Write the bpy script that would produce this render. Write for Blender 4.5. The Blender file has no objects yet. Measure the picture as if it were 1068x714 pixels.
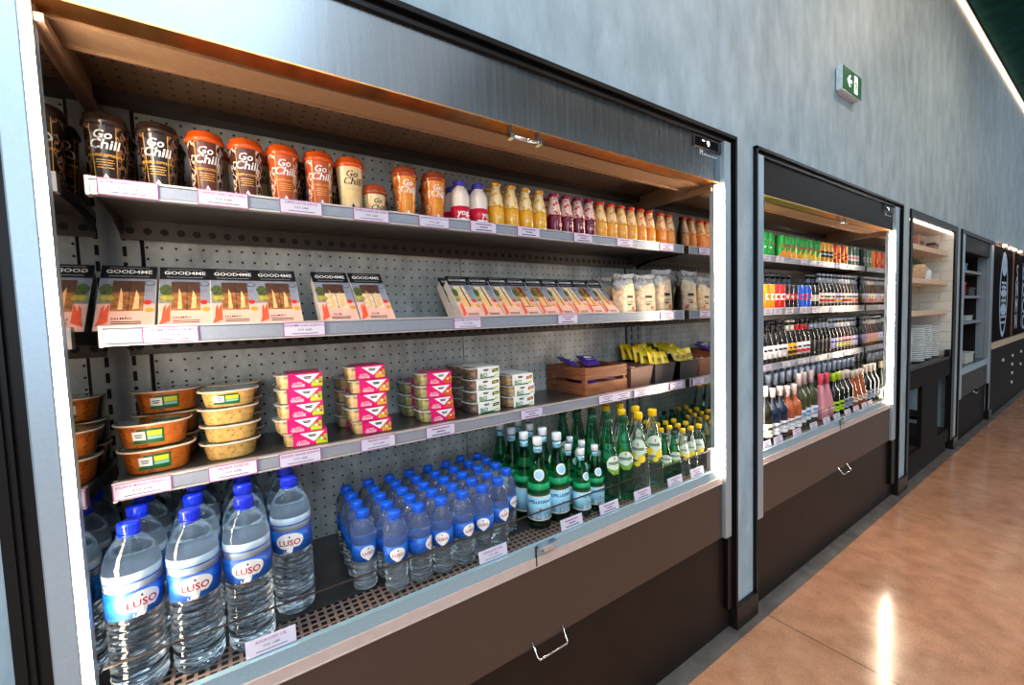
import bpy, bmesh, math, random
from mathutils import Vector, Matrix
random.seed(7)
PI = math.pi
scene = bpy.context.scene
COL = scene.collection
R = math.radians

# ------------------------------------------------------------------ materials
def new_mat(name):
    m = bpy.data.materials.new(name); m.use_nodes = True
    nt = m.node_tree; nt.nodes.clear()
    out = nt.nodes.new('ShaderNodeOutputMaterial')
    b = nt.nodes.new('ShaderNodeBsdfPrincipled')
    nt.links.new(b.outputs[0], out.inputs[0])
    return m, nt, b

def c4(c): return (c[0], c[1], c[2], 1.0)
def srgb(r, g, b):
    f = lambda v: (v/255/12.92) if v/255 <= .04045 else ((v/255+.055)/1.055)**2.4
    return (f(r), f(g), f(b))

def coord(nt, scale=(1, 1, 1)):
    t = nt.nodes.new('ShaderNodeTexCoord'); mp = nt.nodes.new('ShaderNodeMapping')
    mp.inputs['Scale'].default_value = scale
    nt.links.new(t.outputs['Object'], mp.inputs['Vector'])
    return mp.outputs['Vector']

def noise(nt, vec, scale, detail=3, rough=.5):
    n = nt.nodes.new('ShaderNodeTexNoise')
    n.inputs['Scale'].default_value = scale; n.inputs['Detail'].default_value = detail
    n.inputs['Roughness'].default_value = rough
    nt.links.new(vec, n.inputs['Vector'])
    return n.outputs['Fac']

def ramp(nt, fac, stops, interp='LINEAR'):
    r = nt.nodes.new('ShaderNodeValToRGB'); r.color_ramp.interpolation = interp
    el = r.color_ramp.elements
    while len(el) < len(stops): el.new(.5)
    for e, (p, c) in zip(el, stops): e.position = p; e.color = c4(c)
    nt.links.new(fac, r.inputs['Fac'])
    return r.outputs['Color']

def mix(nt, fac, a, b):
    n = nt.nodes.new('ShaderNodeMix'); n.data_type = 'RGBA'
    if isinstance(fac, (int, float)): n.inputs[0].default_value = fac
    else: nt.links.new(fac, n.inputs[0])
    for k, v in ((6, a), (7, b)):
        if isinstance(v, tuple): n.inputs[k].default_value = c4(v)
        else: nt.links.new(v, n.inputs[k])
    return n.outputs[2]

def bump(nt, b, h, strength, dist=.01):
    n = nt.nodes.new('ShaderNodeBump'); n.inputs['Strength'].default_value = strength
    n.inputs['Distance'].default_value = dist
    nt.links.new(h, n.inputs['Height']); nt.links.new(n.outputs[0], b.inputs['Normal'])

def mathn(nt, op, a, b=None):
    n = nt.nodes.new('ShaderNodeMath'); n.operation = op
    for k, v in ((0, a), (1, b)):
        if v is None: continue
        if isinstance(v, (int, float)): n.inputs[k].default_value = v
        else: nt.links.new(v, n.inputs[k])
    return n.outputs[0]

def plain(name, col, rough=.5, metal=0, var=.12, scale=40, coat=0, trans=0, ior=1.45, spec=.5, emit=None, estr=0, bmp=0, sc=(1, 1, 1)):
    m, nt, b = new_mat(name)
    v = coord(nt, sc); f = noise(nt, v, scale)
    lo = tuple(max(0, x*(1-var)) for x in col); hi = tuple(min(1, x*(1+var)) for x in col)
    nt.links.new(ramp(nt, f, [(.3, lo), (.7, hi)]), b.inputs['Base Color'])
    b.inputs['Roughness'].default_value = rough; b.inputs['Metallic'].default_value = metal
    b.inputs['Coat Weight'].default_value = coat; b.inputs['Transmission Weight'].default_value = trans
    b.inputs['IOR'].default_value = ior; b.inputs['Specular IOR Level'].default_value = spec
    if emit: b.inputs['Emission Color'].default_value = c4(emit); b.inputs['Emission Strength'].default_value = estr
    if bmp: bump(nt, b, f, bmp)
    return m

M = {}
def P(name, *a, **k): M[name] = plain(name, *a, **k); return M[name]

def build_materials():
    # room
    m, nt, b = new_mat('plaster'); v = coord(nt, (1, 1, .45)); f1 = noise(nt, v, 2.4, 8, .68); f2 = noise(nt, coord(nt, (1, 1, .4)), 9, 6, .65)
    base = ramp(nt, f1, [(.28, srgb(138, 162, 174)), (.5, srgb(158, 182, 196)), (.7, srgb(178, 202, 214))])
    nt.links.new(mix(nt, .4, base, ramp(nt, f2, [(.36, srgb(118, 140, 150)), (.64, srgb(190, 212, 222))])), b.inputs['Base Color'])
    b.inputs['Roughness'].default_value = .55; bump(nt, b, f2, .12, .004); M['plaster'] = m
    m, nt, b = new_mat('polished_concrete'); v = coord(nt); f1 = noise(nt, v, 1.7, 6, .62); f2 = noise(nt, v, 9, 5, .6); f3 = noise(nt, v, 120, 2)
    base = ramp(nt, f1, [(.3, srgb(150, 100, 72)), (.5, srgb(188, 132, 98)), (.68, srgb(206, 152, 118))])
    base = mix(nt, .4, base, ramp(nt, f2, [(.32, srgb(140, 94, 68)), (.64, srgb(212, 162, 128))]))
    base = mix(nt, .12, base, ramp(nt, f3, [(.35, srgb(120, 80, 58)), (.6, srgb(225, 178, 145))]))
    sep = nt.nodes.new('ShaderNodeSeparateXYZ'); nt.links.new(v, sep.inputs[0])
    jx = mathn(nt, 'ABSOLUTE', mathn(nt, 'SUBTRACT', sep.outputs[0], 2.085))
    jt = mathn(nt, 'LESS_THAN', jx, .0022)
    nt.links.new(mix(nt, jt, base, srgb(78, 52, 38)), b.inputs['Base Color'])
    nt.links.new(ramp(nt, f2, [(.3, (.10,)*3), (.7, (.22,)*3)]), b.inputs['Roughness']); bump(nt, b, f2, .02, .003); b.inputs['Coat Weight'].default_value = .25; b.inputs['Coat Roughness'].default_value = .12; M['floor'] = m
    P('edge_strip', srgb(92, 88, 86), .6, var=.35, scale=9)
    P('ceiling_green', srgb(14, 66, 66), .8, var=.3, scale=6, spec=.1)
    P('black_trim', srgb(13, 13, 15), .35, var=.1, spec=.3)
    P('black_base', srgb(26, 20, 18), .35, var=.2, spec=.4)
    P('upper_panel', srgb(76, 60, 51), .38, var=.08, scale=300, spec=.35)  # paler than kick_panel: the extra light it catches is put into the colour
    P('kick_panel', srgb(31, 23, 19), .42, var=.2, scale=5, spec=.25)
    P('void', srgb(14, 14, 15), .8)
    # metals
    m, nt, b = new_mat('brushed_steel'); v = coord(nt, (1, 1, .04)); f = noise(nt, v, 60, 3)
    nt.links.new(ramp(nt, f, [(.3, srgb(140, 146, 152)), (.7, srgb(146, 152, 158))]), b.inputs['Base Color'])
    b.inputs['Metallic'].default_value = 1; nt.links.new(ramp(nt, f, [(.3, (.25,)*3), (.7, (.29,)*3)]), b.inputs['Roughness']); M['steel'] = m
    P('dark_header', srgb(24, 21, 20), .45, var=.06, spec=.15)
    m, nt, b = new_mat('polished_underside'); v = coord(nt, (1, .2, 1)); f = noise(nt, v, 30, 3)
    nt.links.new(ramp(nt, f, [(.3, srgb(236, 160, 92)), (.7, srgb(250, 190, 120))]), b.inputs['Base Color'])  # orange base colour stands for the reflection of the lit goods below
    b.inputs['Metallic'].default_value = 1; b.inputs['Roughness'].default_value = .06; bump(nt, b, f, .03, .01); M['underside'] = m; b.inputs['Roughness'].default_value = .28
    P('mirror', (.78, .78, .76), .012, metal=1, var=.0)
    P('alu', srgb(176, 196, 210), .36, metal=.65, var=.04, scale=200)
    P('rail_blue', srgb(150, 158, 172), .3, metal=.35, var=.05, scale=100)
    P('upright_grey', srgb(150, 152, 150), .4, metal=.3, var=.06)
    P('rail_edge', srgb(214, 205, 200), .3, metal=.5, var=.04)
    P('sill_blue', srgb(158, 192, 208), .3, metal=.4, var=.04, scale=200)
    P('sill_beige', srgb(206, 188, 182), .35, metal=.2, var=.05)
    P('chrome', srgb(225, 225, 225), .12, metal=1, var=.03)
    P('bracket', srgb(66, 60, 58), .4, metal=.5, var=.1)
    P('canopy_beige', srgb(150, 120, 94), .42, metal=.3, var=.08, scale=60)
    P('deck_steel', srgb(104, 98, 96), .3, metal=.8, var=.18, scale=14)
    m = bpy.data.materials.new('clear_glass'); m.use_nodes = True; nt = m.node_tree; nt.nodes.clear()
    o_ = nt.nodes.new('ShaderNodeOutputMaterial'); tr = nt.nodes.new('ShaderNodeBsdfTransparent'); gl = nt.nodes.new('ShaderNodeBsdfGlossy'); mx = nt.nodes.new('ShaderNodeMixShader'); lw = nt.nodes.new('ShaderNodeLayerWeight')
    tr.inputs[0].default_value = (.955, .975, .975, 1); gl.inputs['Roughness'].default_value = .01; lw.inputs['Blend'].default_value = .12
    nt.links.new(mathn(nt, 'MULTIPLY', mathn(nt, 'POWER', lw.outputs['Facing'], 2.0), .22), mx.inputs[0]); nt.links.new(tr.outputs[0], mx.inputs[1]); nt.links.new(gl.outputs[0], mx.inputs[2]); nt.links.new(mx.outputs[0], o_.inputs[0]); M['glass'] = m
    def perforated(name, c0, c1, pitch, rad, metal=.35, rough=.42):
        m, nt, b = new_mat(name); v = coord(nt)
        sep = nt.nodes.new('ShaderNodeSeparateXYZ'); nt.links.new(v, sep.inputs[0])
        d2 = None
        for k in (0, 2):
            u = mathn(nt, 'SUBTRACT', mathn(nt, 'FRACT', mathn(nt, 'DIVIDE', sep.outputs[k], pitch)), .5)
            q = mathn(nt, 'MULTIPLY', u, u); d2 = q if d2 is None else mathn(nt, 'ADD', d2, q)
        hole = mathn(nt, 'LESS_THAN', d2, (rad/pitch)**2)
        f = noise(nt, coord(nt, (1, 1, .6)), 11, 6, .65)
        base = ramp(nt, f, [(.3, c0), (.66, c1)])
        nt.links.new(mix(nt, hole, base, (.012, .012, .012)), b.inputs['Base Color'])
        b.inputs['Metallic'].default_value = metal; b.inputs['Roughness'].default_value = rough
        M[name] = m
    perforated('back_perforated', srgb(138, 142, 142), srgb(206, 213, 212), .03, .0033, .05)
    perforated('canopy_perforated', srgb(96, 78, 62), srgb(126, 102, 80), .03, .0034)
    # honeycomb style grid on the lower grille (square holes)
    m, nt, b = new_mat('grille'); v = coord(nt)
    sep = nt.nodes.new('ShaderNodeSeparateXYZ'); nt.links.new(v, sep.inputs[0])
    us = []
    for k in (0, 1):
        u = mathn(nt, 'ABSOLUTE', mathn(nt, 'SUBTRACT', mathn(nt, 'FRACT', mathn(nt, 'DIVIDE', sep.outputs[k], .019)), .5))
        us.append(mathn(nt, 'LESS_THAN', u, .32))
    nt.links.new(mix(nt, mathn(nt, 'MULTIPLY', us[0], us[1]), srgb(158, 132, 122), (.012, .01, .01)), b.inputs['Base Color'])
    b.inputs['Metallic'].default_value = .4; b.inputs['Roughness'].default_value = .35; M['grille'] = m
    P('led', (1, .93, .82), .4, emit=(1, .80, .58), estr=74, var=0)
    P('cove_led', (1, .8, .6), .4, emit=(1, .66, .40), estr=7, var=0)
    P('niche_led', (1, .9, .85), .4, emit=(1, .80, .70), estr=7, var=0)
    # paper / generic
    P('card', srgb(198, 196, 214), .5, var=.03)
    P('card_ink', srgb(70, 66, 90), .6); P('card_pink', srgb(150, 60, 130), .6)
    P('black_ink', srgb(22, 20, 22), .5); P('white', srgb(240, 238, 234), .4, var=.03); P('white_ink', srgb(250, 248, 245), .5, var=.0)
    # coffee cups
    for n, c in (('espresso', (42, 28, 24)), ('cappuccino', (92, 44, 34)), ('latte', (186, 84, 36)), ('cream', (236, 205, 150)), ('caramel', (238, 140, 26))):
        P('cup_'+n, srgb(*c), .25, var=.08, coat=.4)
    def scribble(name, a, bb, sc=75):
        m, nt, b = new_mat(name); f = noise(nt, coord(nt, (1, 1, .6)), sc, 2)
        nt.links.new(ramp(nt, f, [(.0, a), (.5, bb), (.57, a)], 'CONSTANT'), b.inputs['Base Color']); b.inputs['Roughness'].default_value = .25
        b.inputs['Coat Weight'].default_value = .4; M[name] = m
    scribble('doodle_espresso', srgb(34, 22, 20), srgb(150, 110, 84))
    scribble('doodle_cappuccino', srgb(70, 34, 28), srgb(240, 225, 210))
    scribble('doodle_latte', srgb(186, 74, 30), srgb(248, 226, 206))
    scribble('doodle_cream', srgb(240, 212, 160), srgb(246, 222, 178))
    scribble('doodle_caramel', srgb(226, 118, 24), srgb(250, 200, 150))
    P('lid_black', srgb(40, 26, 22), .22, coat=.5); P('lid_orange', srgb(214, 84, 22), .25, coat=.4); P('lid_rust', srgb(170, 70, 34), .25, coat=.4)
    P('gold_ink', srgb(232, 176, 60), .5)
    # yogurt and juice
    P('milk_white', srgb(240, 226, 214), .3, var=.03, coat=.2); P('purple_cap', srgb(66, 58, 160), .35); P('red_label', srgb(208, 24, 60), .35)
    for n, c in (('lemonade', (240, 172, 20)), ('berry', (112, 14, 44)), ('peach', (248, 168, 50)), ('mango', (252, 146, 10))):
        P('juice_'+n, srgb(*c), .12, var=.06, coat=.6)
    def dotted(name, bg, dot, sc=70, th=.36):
        m, nt, b = new_mat(name); vo = nt.nodes.new('ShaderNodeTexVoronoi'); vo.inputs['Scale'].default_value = sc
        nt.links.new(coord(nt), vo.inputs['Vector'])
        nt.links.new(ramp(nt, vo.outputs['Distance'], [(0, dot), (th, bg)], 'CONSTANT'), b.inputs['Base Color']); b.inputs['Roughness'].default_value = .3
        b.inputs['Coat Weight'].default_value = .3; M[name] = m
    dotted('sleeve_lemonade', srgb(250, 226, 168), srgb(240, 178, 40)); dotted('sleeve_berry', srgb(244, 206, 190), srgb(196, 40, 70))
    dotted('sleeve_peach', srgb(252, 216, 150), srgb(245, 150, 50)); dotted('sleeve_mango', srgb(250, 202, 140), srgb(238, 96, 24))
    P('cap_gold', srgb(206, 150, 60), .3, metal=.4); P('cap_berry', srgb(140, 20, 66), .3, metal=.3); P('cap_red', srgb(206, 60, 28), .3, metal=.2)
    # sandwiches
    m, nt, b = new_mat('bread'); f = noise(nt, coord(nt), 60, 5, .7)
    nt.links.new(ramp(nt, f, [(.3, srgb(92, 52, 26)), (.5, srgb(150, 90, 44)), (.68, srgb(196, 132, 72))]), b.inputs['Base Color']); b.inputs['Roughness'].default_value = .5; M['bread'] = m
    m, nt, b = new_mat('pale_bread'); f = noise(nt, coord(nt), 70, 4, .6)
    nt.links.new(ramp(nt, f, [(.3, srgb(206, 168, 124)), (.66, srgb(242, 216, 180))]), b.inputs['Base Color']); b.inputs['Roughness'].default_value = .45; M['pale_bread'] = m
    m, nt, b = new_mat('filling_and_glow'); f = noise(nt, coord(nt), 90, 3, .6)
    nt.links.new(ramp(nt, f, [(.35, srgb(238, 208, 150)), (.5, srgb(240, 164, 104)), (.62, srgb(226, 200, 130))]), b.inputs['Base Color']); b.inputs['Roughness'].default_value = .4; M['filling_and_glow'] = m
    P('window_top', srgb(84, 58, 46), .35, var=.25, scale=90)
    P('pack_pink', srgb(240, 182, 164), .35, var=.05, coat=.3); P('pack_grey', srgb(136, 140, 152), .35, var=.16, scale=60); P('stamp_grey', srgb(84, 92, 110), .4); P('pack_black', srgb(26, 28, 34), .3)
    P('leaf', srgb(74, 88, 44), .5, var=.5, scale=120); P('olive_yellow', srgb(160, 146, 62), .5, var=.4, scale=120)
    P('salmon', srgb(232, 88, 54), .4, var=.12, scale=60); P('tomato', srgb(222, 46, 36), .4); P('egg_orange', srgb(240, 160, 50), .4); P('pack_side', srgb(210, 200, 190), .4, var=.1)
    # tubs
    def food(name, stops, sc, rough=.3):
        m, nt, b = new_mat(name); f = noise(nt, coord(nt), sc, 4, .65)
        nt.links.new(ramp(nt, f, stops), b.inputs['Base Color']); b.inputs['Roughness'].default_value = rough; b.inputs['Coat Weight'].default_value = .5; M[name] = m
    food('pasta_orange', [(.3, srgb(84, 34, 10)), (.42, srgb(186, 92, 26)), (.6, srgb(214, 122, 42)), (.7, srgb(160, 52, 18))], 55)
    food('rice_yellow', [(.34, srgb(60, 44, 24)), (.39, srgb(206, 160, 84)), (.64, srgb(228, 190, 116)), (.68, srgb(190, 74, 30))], 95)
    food('salad_mix', [(.3, srgb(110, 96, 60)), (.45, srgb(206, 176, 120)), (.6, srgb(232, 206, 156)), (.72, srgb(150, 50, 40))], 60)
    food('salad_green', [(.3, srgb(88, 96, 50)), (.5, srgb(176, 166, 112)), (.7, srgb(222, 206, 160))], 60)
    food('quinoa', [(.3, srgb(70, 50, 44)), (.5, srgb(128, 100, 88)), (.7, srgb(168, 140, 120))], 90)
    food('chicken_salad', [(.3, srgb(140, 104, 66)), (.5, srgb(214, 178, 130)), (.7, srgb(240, 214, 176))], 60)
    P('tub_rim', srgb(226, 196, 172), .2, var=.04, coat=.5); P('tub_clear', srgb(196, 196, 186), .12, var=.05, coat=.6)
    m, nt, b = new_mat('lid_film'); f = noise(nt, coord(nt), 22, 3)
    nt.links.new(ramp(nt, f, [(.36, srgb(36, 52, 34)), (.5, srgb(62, 78, 60)), (.6, srgb(150, 156, 150)), (.68, srgb(58, 70, 54))]), b.inputs['Base Color']); b.inputs['Roughness'].default_value = .1; b.inputs['Coat Weight'].default_value = .8; M['lid_film'] = m
    m, nt, b = new_mat('lid_clear'); f = noise(nt, coord(nt), 26, 3)
    nt.links.new(ramp(nt, f, [(.36, srgb(96, 92, 82)), (.5, srgb(150, 148, 138)), (.66, srgb(206, 208, 204))]), b.inputs['Base Color']); b.inputs['Roughness'].default_value = .08; b.inputs['Coat Weight'].default_value = .8; M['lid_clear'] = m
    P('label_green', srgb(24, 92, 44), .4, var=.1); P('label_lime', srgb(206, 214, 50), .4); P('label_aqua', srgb(130, 190, 190), .4)
    P('veg_pink', srgb(226, 18, 112), .35, var=.05); P('veg_lime', srgb(170, 200, 40), .4, var=.2, scale=90); P('veg_orange', srgb(240, 150, 46), .4, var=.2, scale=90); P('veg_tomato', srgb(238, 96, 40), .4, var=.2, scale=90)
    P('bio_green', srgb(46, 126, 40), .4); P('bio_badge', srgb(44, 48, 24), .4); P('bio_pink', srgb(186, 30, 92), .4)
    # crate, bins, packets
    m, nt, b = new_mat('crate_wood'); f = noise(nt, coord(nt, (2, 2, 30)), 6, 5, .6)
    nt.links.new(ramp(nt, f, [(.3, srgb(92, 48, 24)), (.5, srgb(132, 76, 42)), (.7, srgb(160, 98, 58))]), b.inputs['Base Color']); b.inputs['Roughness'].default_value = .5; M['crate_wood'] = m
    P('bin_brown', srgb(112, 76, 62), .45, var=.06); P('bin_dark', srgb(60, 54, 54), .42, var=.06)
    P('choc_purple', srgb(84, 56, 160), .2, var=.2, scale=50, coat=.4); P('candy_yellow', srgb(252, 208, 26), .25, var=.12, scale=50, coat=.3); P('candy_red', srgb(206, 26, 34), .2, var=.2, scale=50, coat=.4)
    P('wrap_pink', srgb(226, 150, 190), .2, coat=.4)
    m, nt, b = new_mat('cellophane'); f = noise(nt, coord(nt), 40, 4, .7)
    b.inputs['Base Color'].default_value = (.97, .97, .97, 1); b.inputs['Roughness'].default_value = .15; b.inputs['Transmission Weight'].default_value = .6; b.inputs['IOR'].default_value = 1.15
    bump(nt, b, f, .9, .02); M['cellophane'] = m
    # bottles
    def liquid(name, col, trans, rough=.03, ior=1.33, bm=0):
        m, nt, b = new_mat(name); f = noise(nt, coord(nt, (1, 1, 3.4)), 42, 3, .6)
        nt.links.new(ramp(nt, f, [(.3, tuple(x*.93 for x in col)), (.7, col)]), b.inputs['Base Color'])
        b.inputs['Roughness'].default_value = rough; b.inputs['Transmission Weight'].default_value = trans; b.inputs['IOR'].default_value = ior
        b.inputs['Specular IOR Level'].default_value = .6
        if bm: bump(nt, b, f, bm, .006)
        M[name] = m
    liquid('water_pet', (.86, .94, 1.0), 1.0, .01, bm=.15)
    liquid('water_pet_small', (.92, .97, 1.0), .96, .01, bm=.2)
    liquid('green_glass', (.08, .46, .24), 1.0, .01)
    liquid('green_liquid', (.02, .66, .24), .5, .03)
    liquid('perrier_green', (.07, .50, .28), .98, .01, bm=.08)
    liquid('clear_pet', (.94, .98, .96), .98, .01, bm=.15)
    P('dark_glass', (.008, .005, .004), .06, var=.1); P('wine_glass', (.006, .008, .006), .06, var=.1)
    P('navy_glass', (.006, .012, .035), .06, var=.1); liquid('rose_wine', (.62, .16, .05), .5); liquid('white_wine', (.10, .11, .04), .5); liquid('pink_bottle', (.62, .25, .30), .1, .3)
    P('brown_beer', (.035, .012, .005), .06, var=.1)
    P('blue_cap', srgb(12, 44, 210), .3, coat=.3); P('blue_cap_small', srgb(14, 92, 216), .3, coat=.3)
    m, nt, b = new_mat('luso_blue'); f = noise(nt, coord(nt, (1, 1, 3)), 12, 2)
    nt.links.new(ramp(nt, f, [(.35, srgb(14, 58, 158)), (.5, srgb(20, 104, 200)), (.65, srgb(22, 72, 176))]), b.inputs['Base Color']); b.inputs['Roughness'].default_value = .4; M['luso_blue'] = m
    P('luso_light', srgb(196, 222, 240), .15, var=.08, trans=.35, coat=.5); P('luso_red', srgb(170, 20, 44), .4)
    P('pell_cap', srgb(232, 240, 246), .35, var=.03); P('pell_blue', srgb(150, 208, 232), .35, var=.14, scale=26); P('pell_navy', srgb(30, 50, 96), .4); P('pell_star', srgb(220, 30, 50), .4)
    P('perrier_cap', srgb(14, 72, 48), .35); P('perrier_label', srgb(206, 226, 206), .35, var=.06); P('perrier_ink', srgb(30, 60, 44), .4); P('lemon_cap', srgb(242, 196, 20), .35); P('lemon_print', srgb(240, 206, 50), .35, var=.1); P('lime_print', srgb(110, 160, 50), .35)
    # cans and bottles of the drinks fridge
    for n, c in (('can_green', (30, 168, 66)), ('can_orange', (248, 160, 24)), ('can_yellow', (246, 206, 40)), ('can_red', (226, 36, 34)), ('can_black', (34, 30, 34)), ('can_blue', (16, 92, 212)), ('can_dark_green', (62, 100, 80)), ('can_amber', (236, 168, 40)), ('can_silver', (206, 206, 210))):
        P(n, srgb(*c), .25, metal=.08, var=.05)
    P('can_top', srgb(206, 208, 210), .25, metal=1, var=.03)
    for n, c in (('lb_cream', (238, 226, 204)), ('lb_white', (234, 230, 234)), ('lb_gold', (240, 180, 46)), ('lb_red', (206, 40, 50)), ('lb_lilac', (196, 188, 226)), ('lb_pink', (216, 150, 156)), ('lb_lime', (178, 220, 40)), ('lb_blue', (70, 150, 210)), ('lb_grey', (150, 160, 176)), ('lb_black', (26, 24, 26))):
        P(n, srgb(*c), .45, var=.05)
    for n, c in (('caps_grey', (166, 178, 196)), ('caps_rose', (226, 206, 206)), ('caps_lime', (180, 214, 30)), ('caps_pink', (220, 84, 106)), ('caps_black', (30, 28, 30)), ('caps_cream', (224, 214, 196)), ('caps_wine', (120, 30, 56))):
        P(n, srgb(*c), .35, metal=.2, var=.04)
    # niche
    m, nt, b = new_mat('subway_tile'); v = coord(nt)
    sep = nt.nodes.new('ShaderNodeSeparateXYZ'); nt.links.new(v, sep.inputs[0])
    cmb = nt.nodes.new('ShaderNodeCombineXYZ'); nt.links.new(mathn(nt, 'ADD', sep.outputs[0], sep.outputs[1]), cmb.inputs[0]); nt.links.new(sep.outputs[2], cmb.inputs[1])
    br = nt.nodes.new('ShaderNodeTexBrick'); nt.links.new(cmb.outputs[0], br.inputs['Vector'])
    br.inputs['Scale'].default_value = 1; br.inputs['Brick Width'].default_value = .3; br.inputs['Row Height'].default_value = .1; br.inputs['Mortar Size'].default_value = .006
    br.inputs['Mortar Smooth'].default_value = .6
    br.inputs['Color1'].default_value = c4(srgb(226, 228, 220)); br.inputs['Color2'].default_value = c4(srgb(214, 218, 210)); br.inputs['Mortar'].default_value = c4(srgb(206, 208, 200))
    nt.links.new(br.outputs['Color'], b.inputs['Base Color']); b.inputs['Roughness'].default_value = .18
    bump(nt, b, mathn(nt, 'SUBTRACT', 1.0, br.outputs['Fac']), .6, .006); M['subway_tile'] = m
    m, nt, b = new_mat('shelf_wood'); f = noise(nt, coord(nt, (3, 30, 30)), 4, 5, .6)
    nt.links.new(ramp(nt, f, [(.3, srgb(206, 180, 152)), (.7, srgb(228, 206, 180))]), b.inputs['Base Color']); b.inputs['Roughness'].default_value = .5; M['shelf_wood'] = m
    P('plate_white', srgb(226, 236, 240), .15, var=.03, coat=.5); P('wicker', srgb(206, 176, 140), .7, var=.35, scale=90); P('plant', srgb(66, 108, 60), .5, var=.4, scale=60)
    P('box_brown', srgb(150, 104, 82), .5); P('box_dark', srgb(44, 34, 32), .5)
    P('niche_cabinet', srgb(20, 18, 18), .6, var=.15, spec=.12)
    P('tray_grey', srgb(120, 140, 150), .3, metal=.3); P('tray_green', srgb(52, 72, 62), .4); P('pale_box', srgb(190, 200, 196), .4); P('dark_interior', srgb(34, 30, 32), .6, var=.3, scale=5, spec=.15)
    P('chalk', srgb(176, 204, 240), .6, var=.3, scale=30); P('chalk_white', srgb(200, 214, 236), .6, var=.15, scale=30); P('board_black', srgb(20, 15, 20), .85, var=.12, scale=6, spec=.04)
    P('ledge_wood', srgb(206, 186, 160), .5)
    P('sign_white', srgb(214, 232, 240), .4); P('sign_green', srgb(4, 84, 46), .4, emit=srgb(6, 110, 58), estr=.25, var=.1); P('sign_glow', (.9, 1, .95), .4, emit=(.85, 1, .92), estr=1.1, var=0)
    P('display_black', srgb(14, 14, 16), .15); P('display_lit', (.9, .95, 1), .4, emit=(.9, .95, 1), estr=1.2, var=0)
    P('lamp_white', (1, .9, .75), .4, emit=(1, .82, .6), estr=10, var=0)
build_materials()

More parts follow.
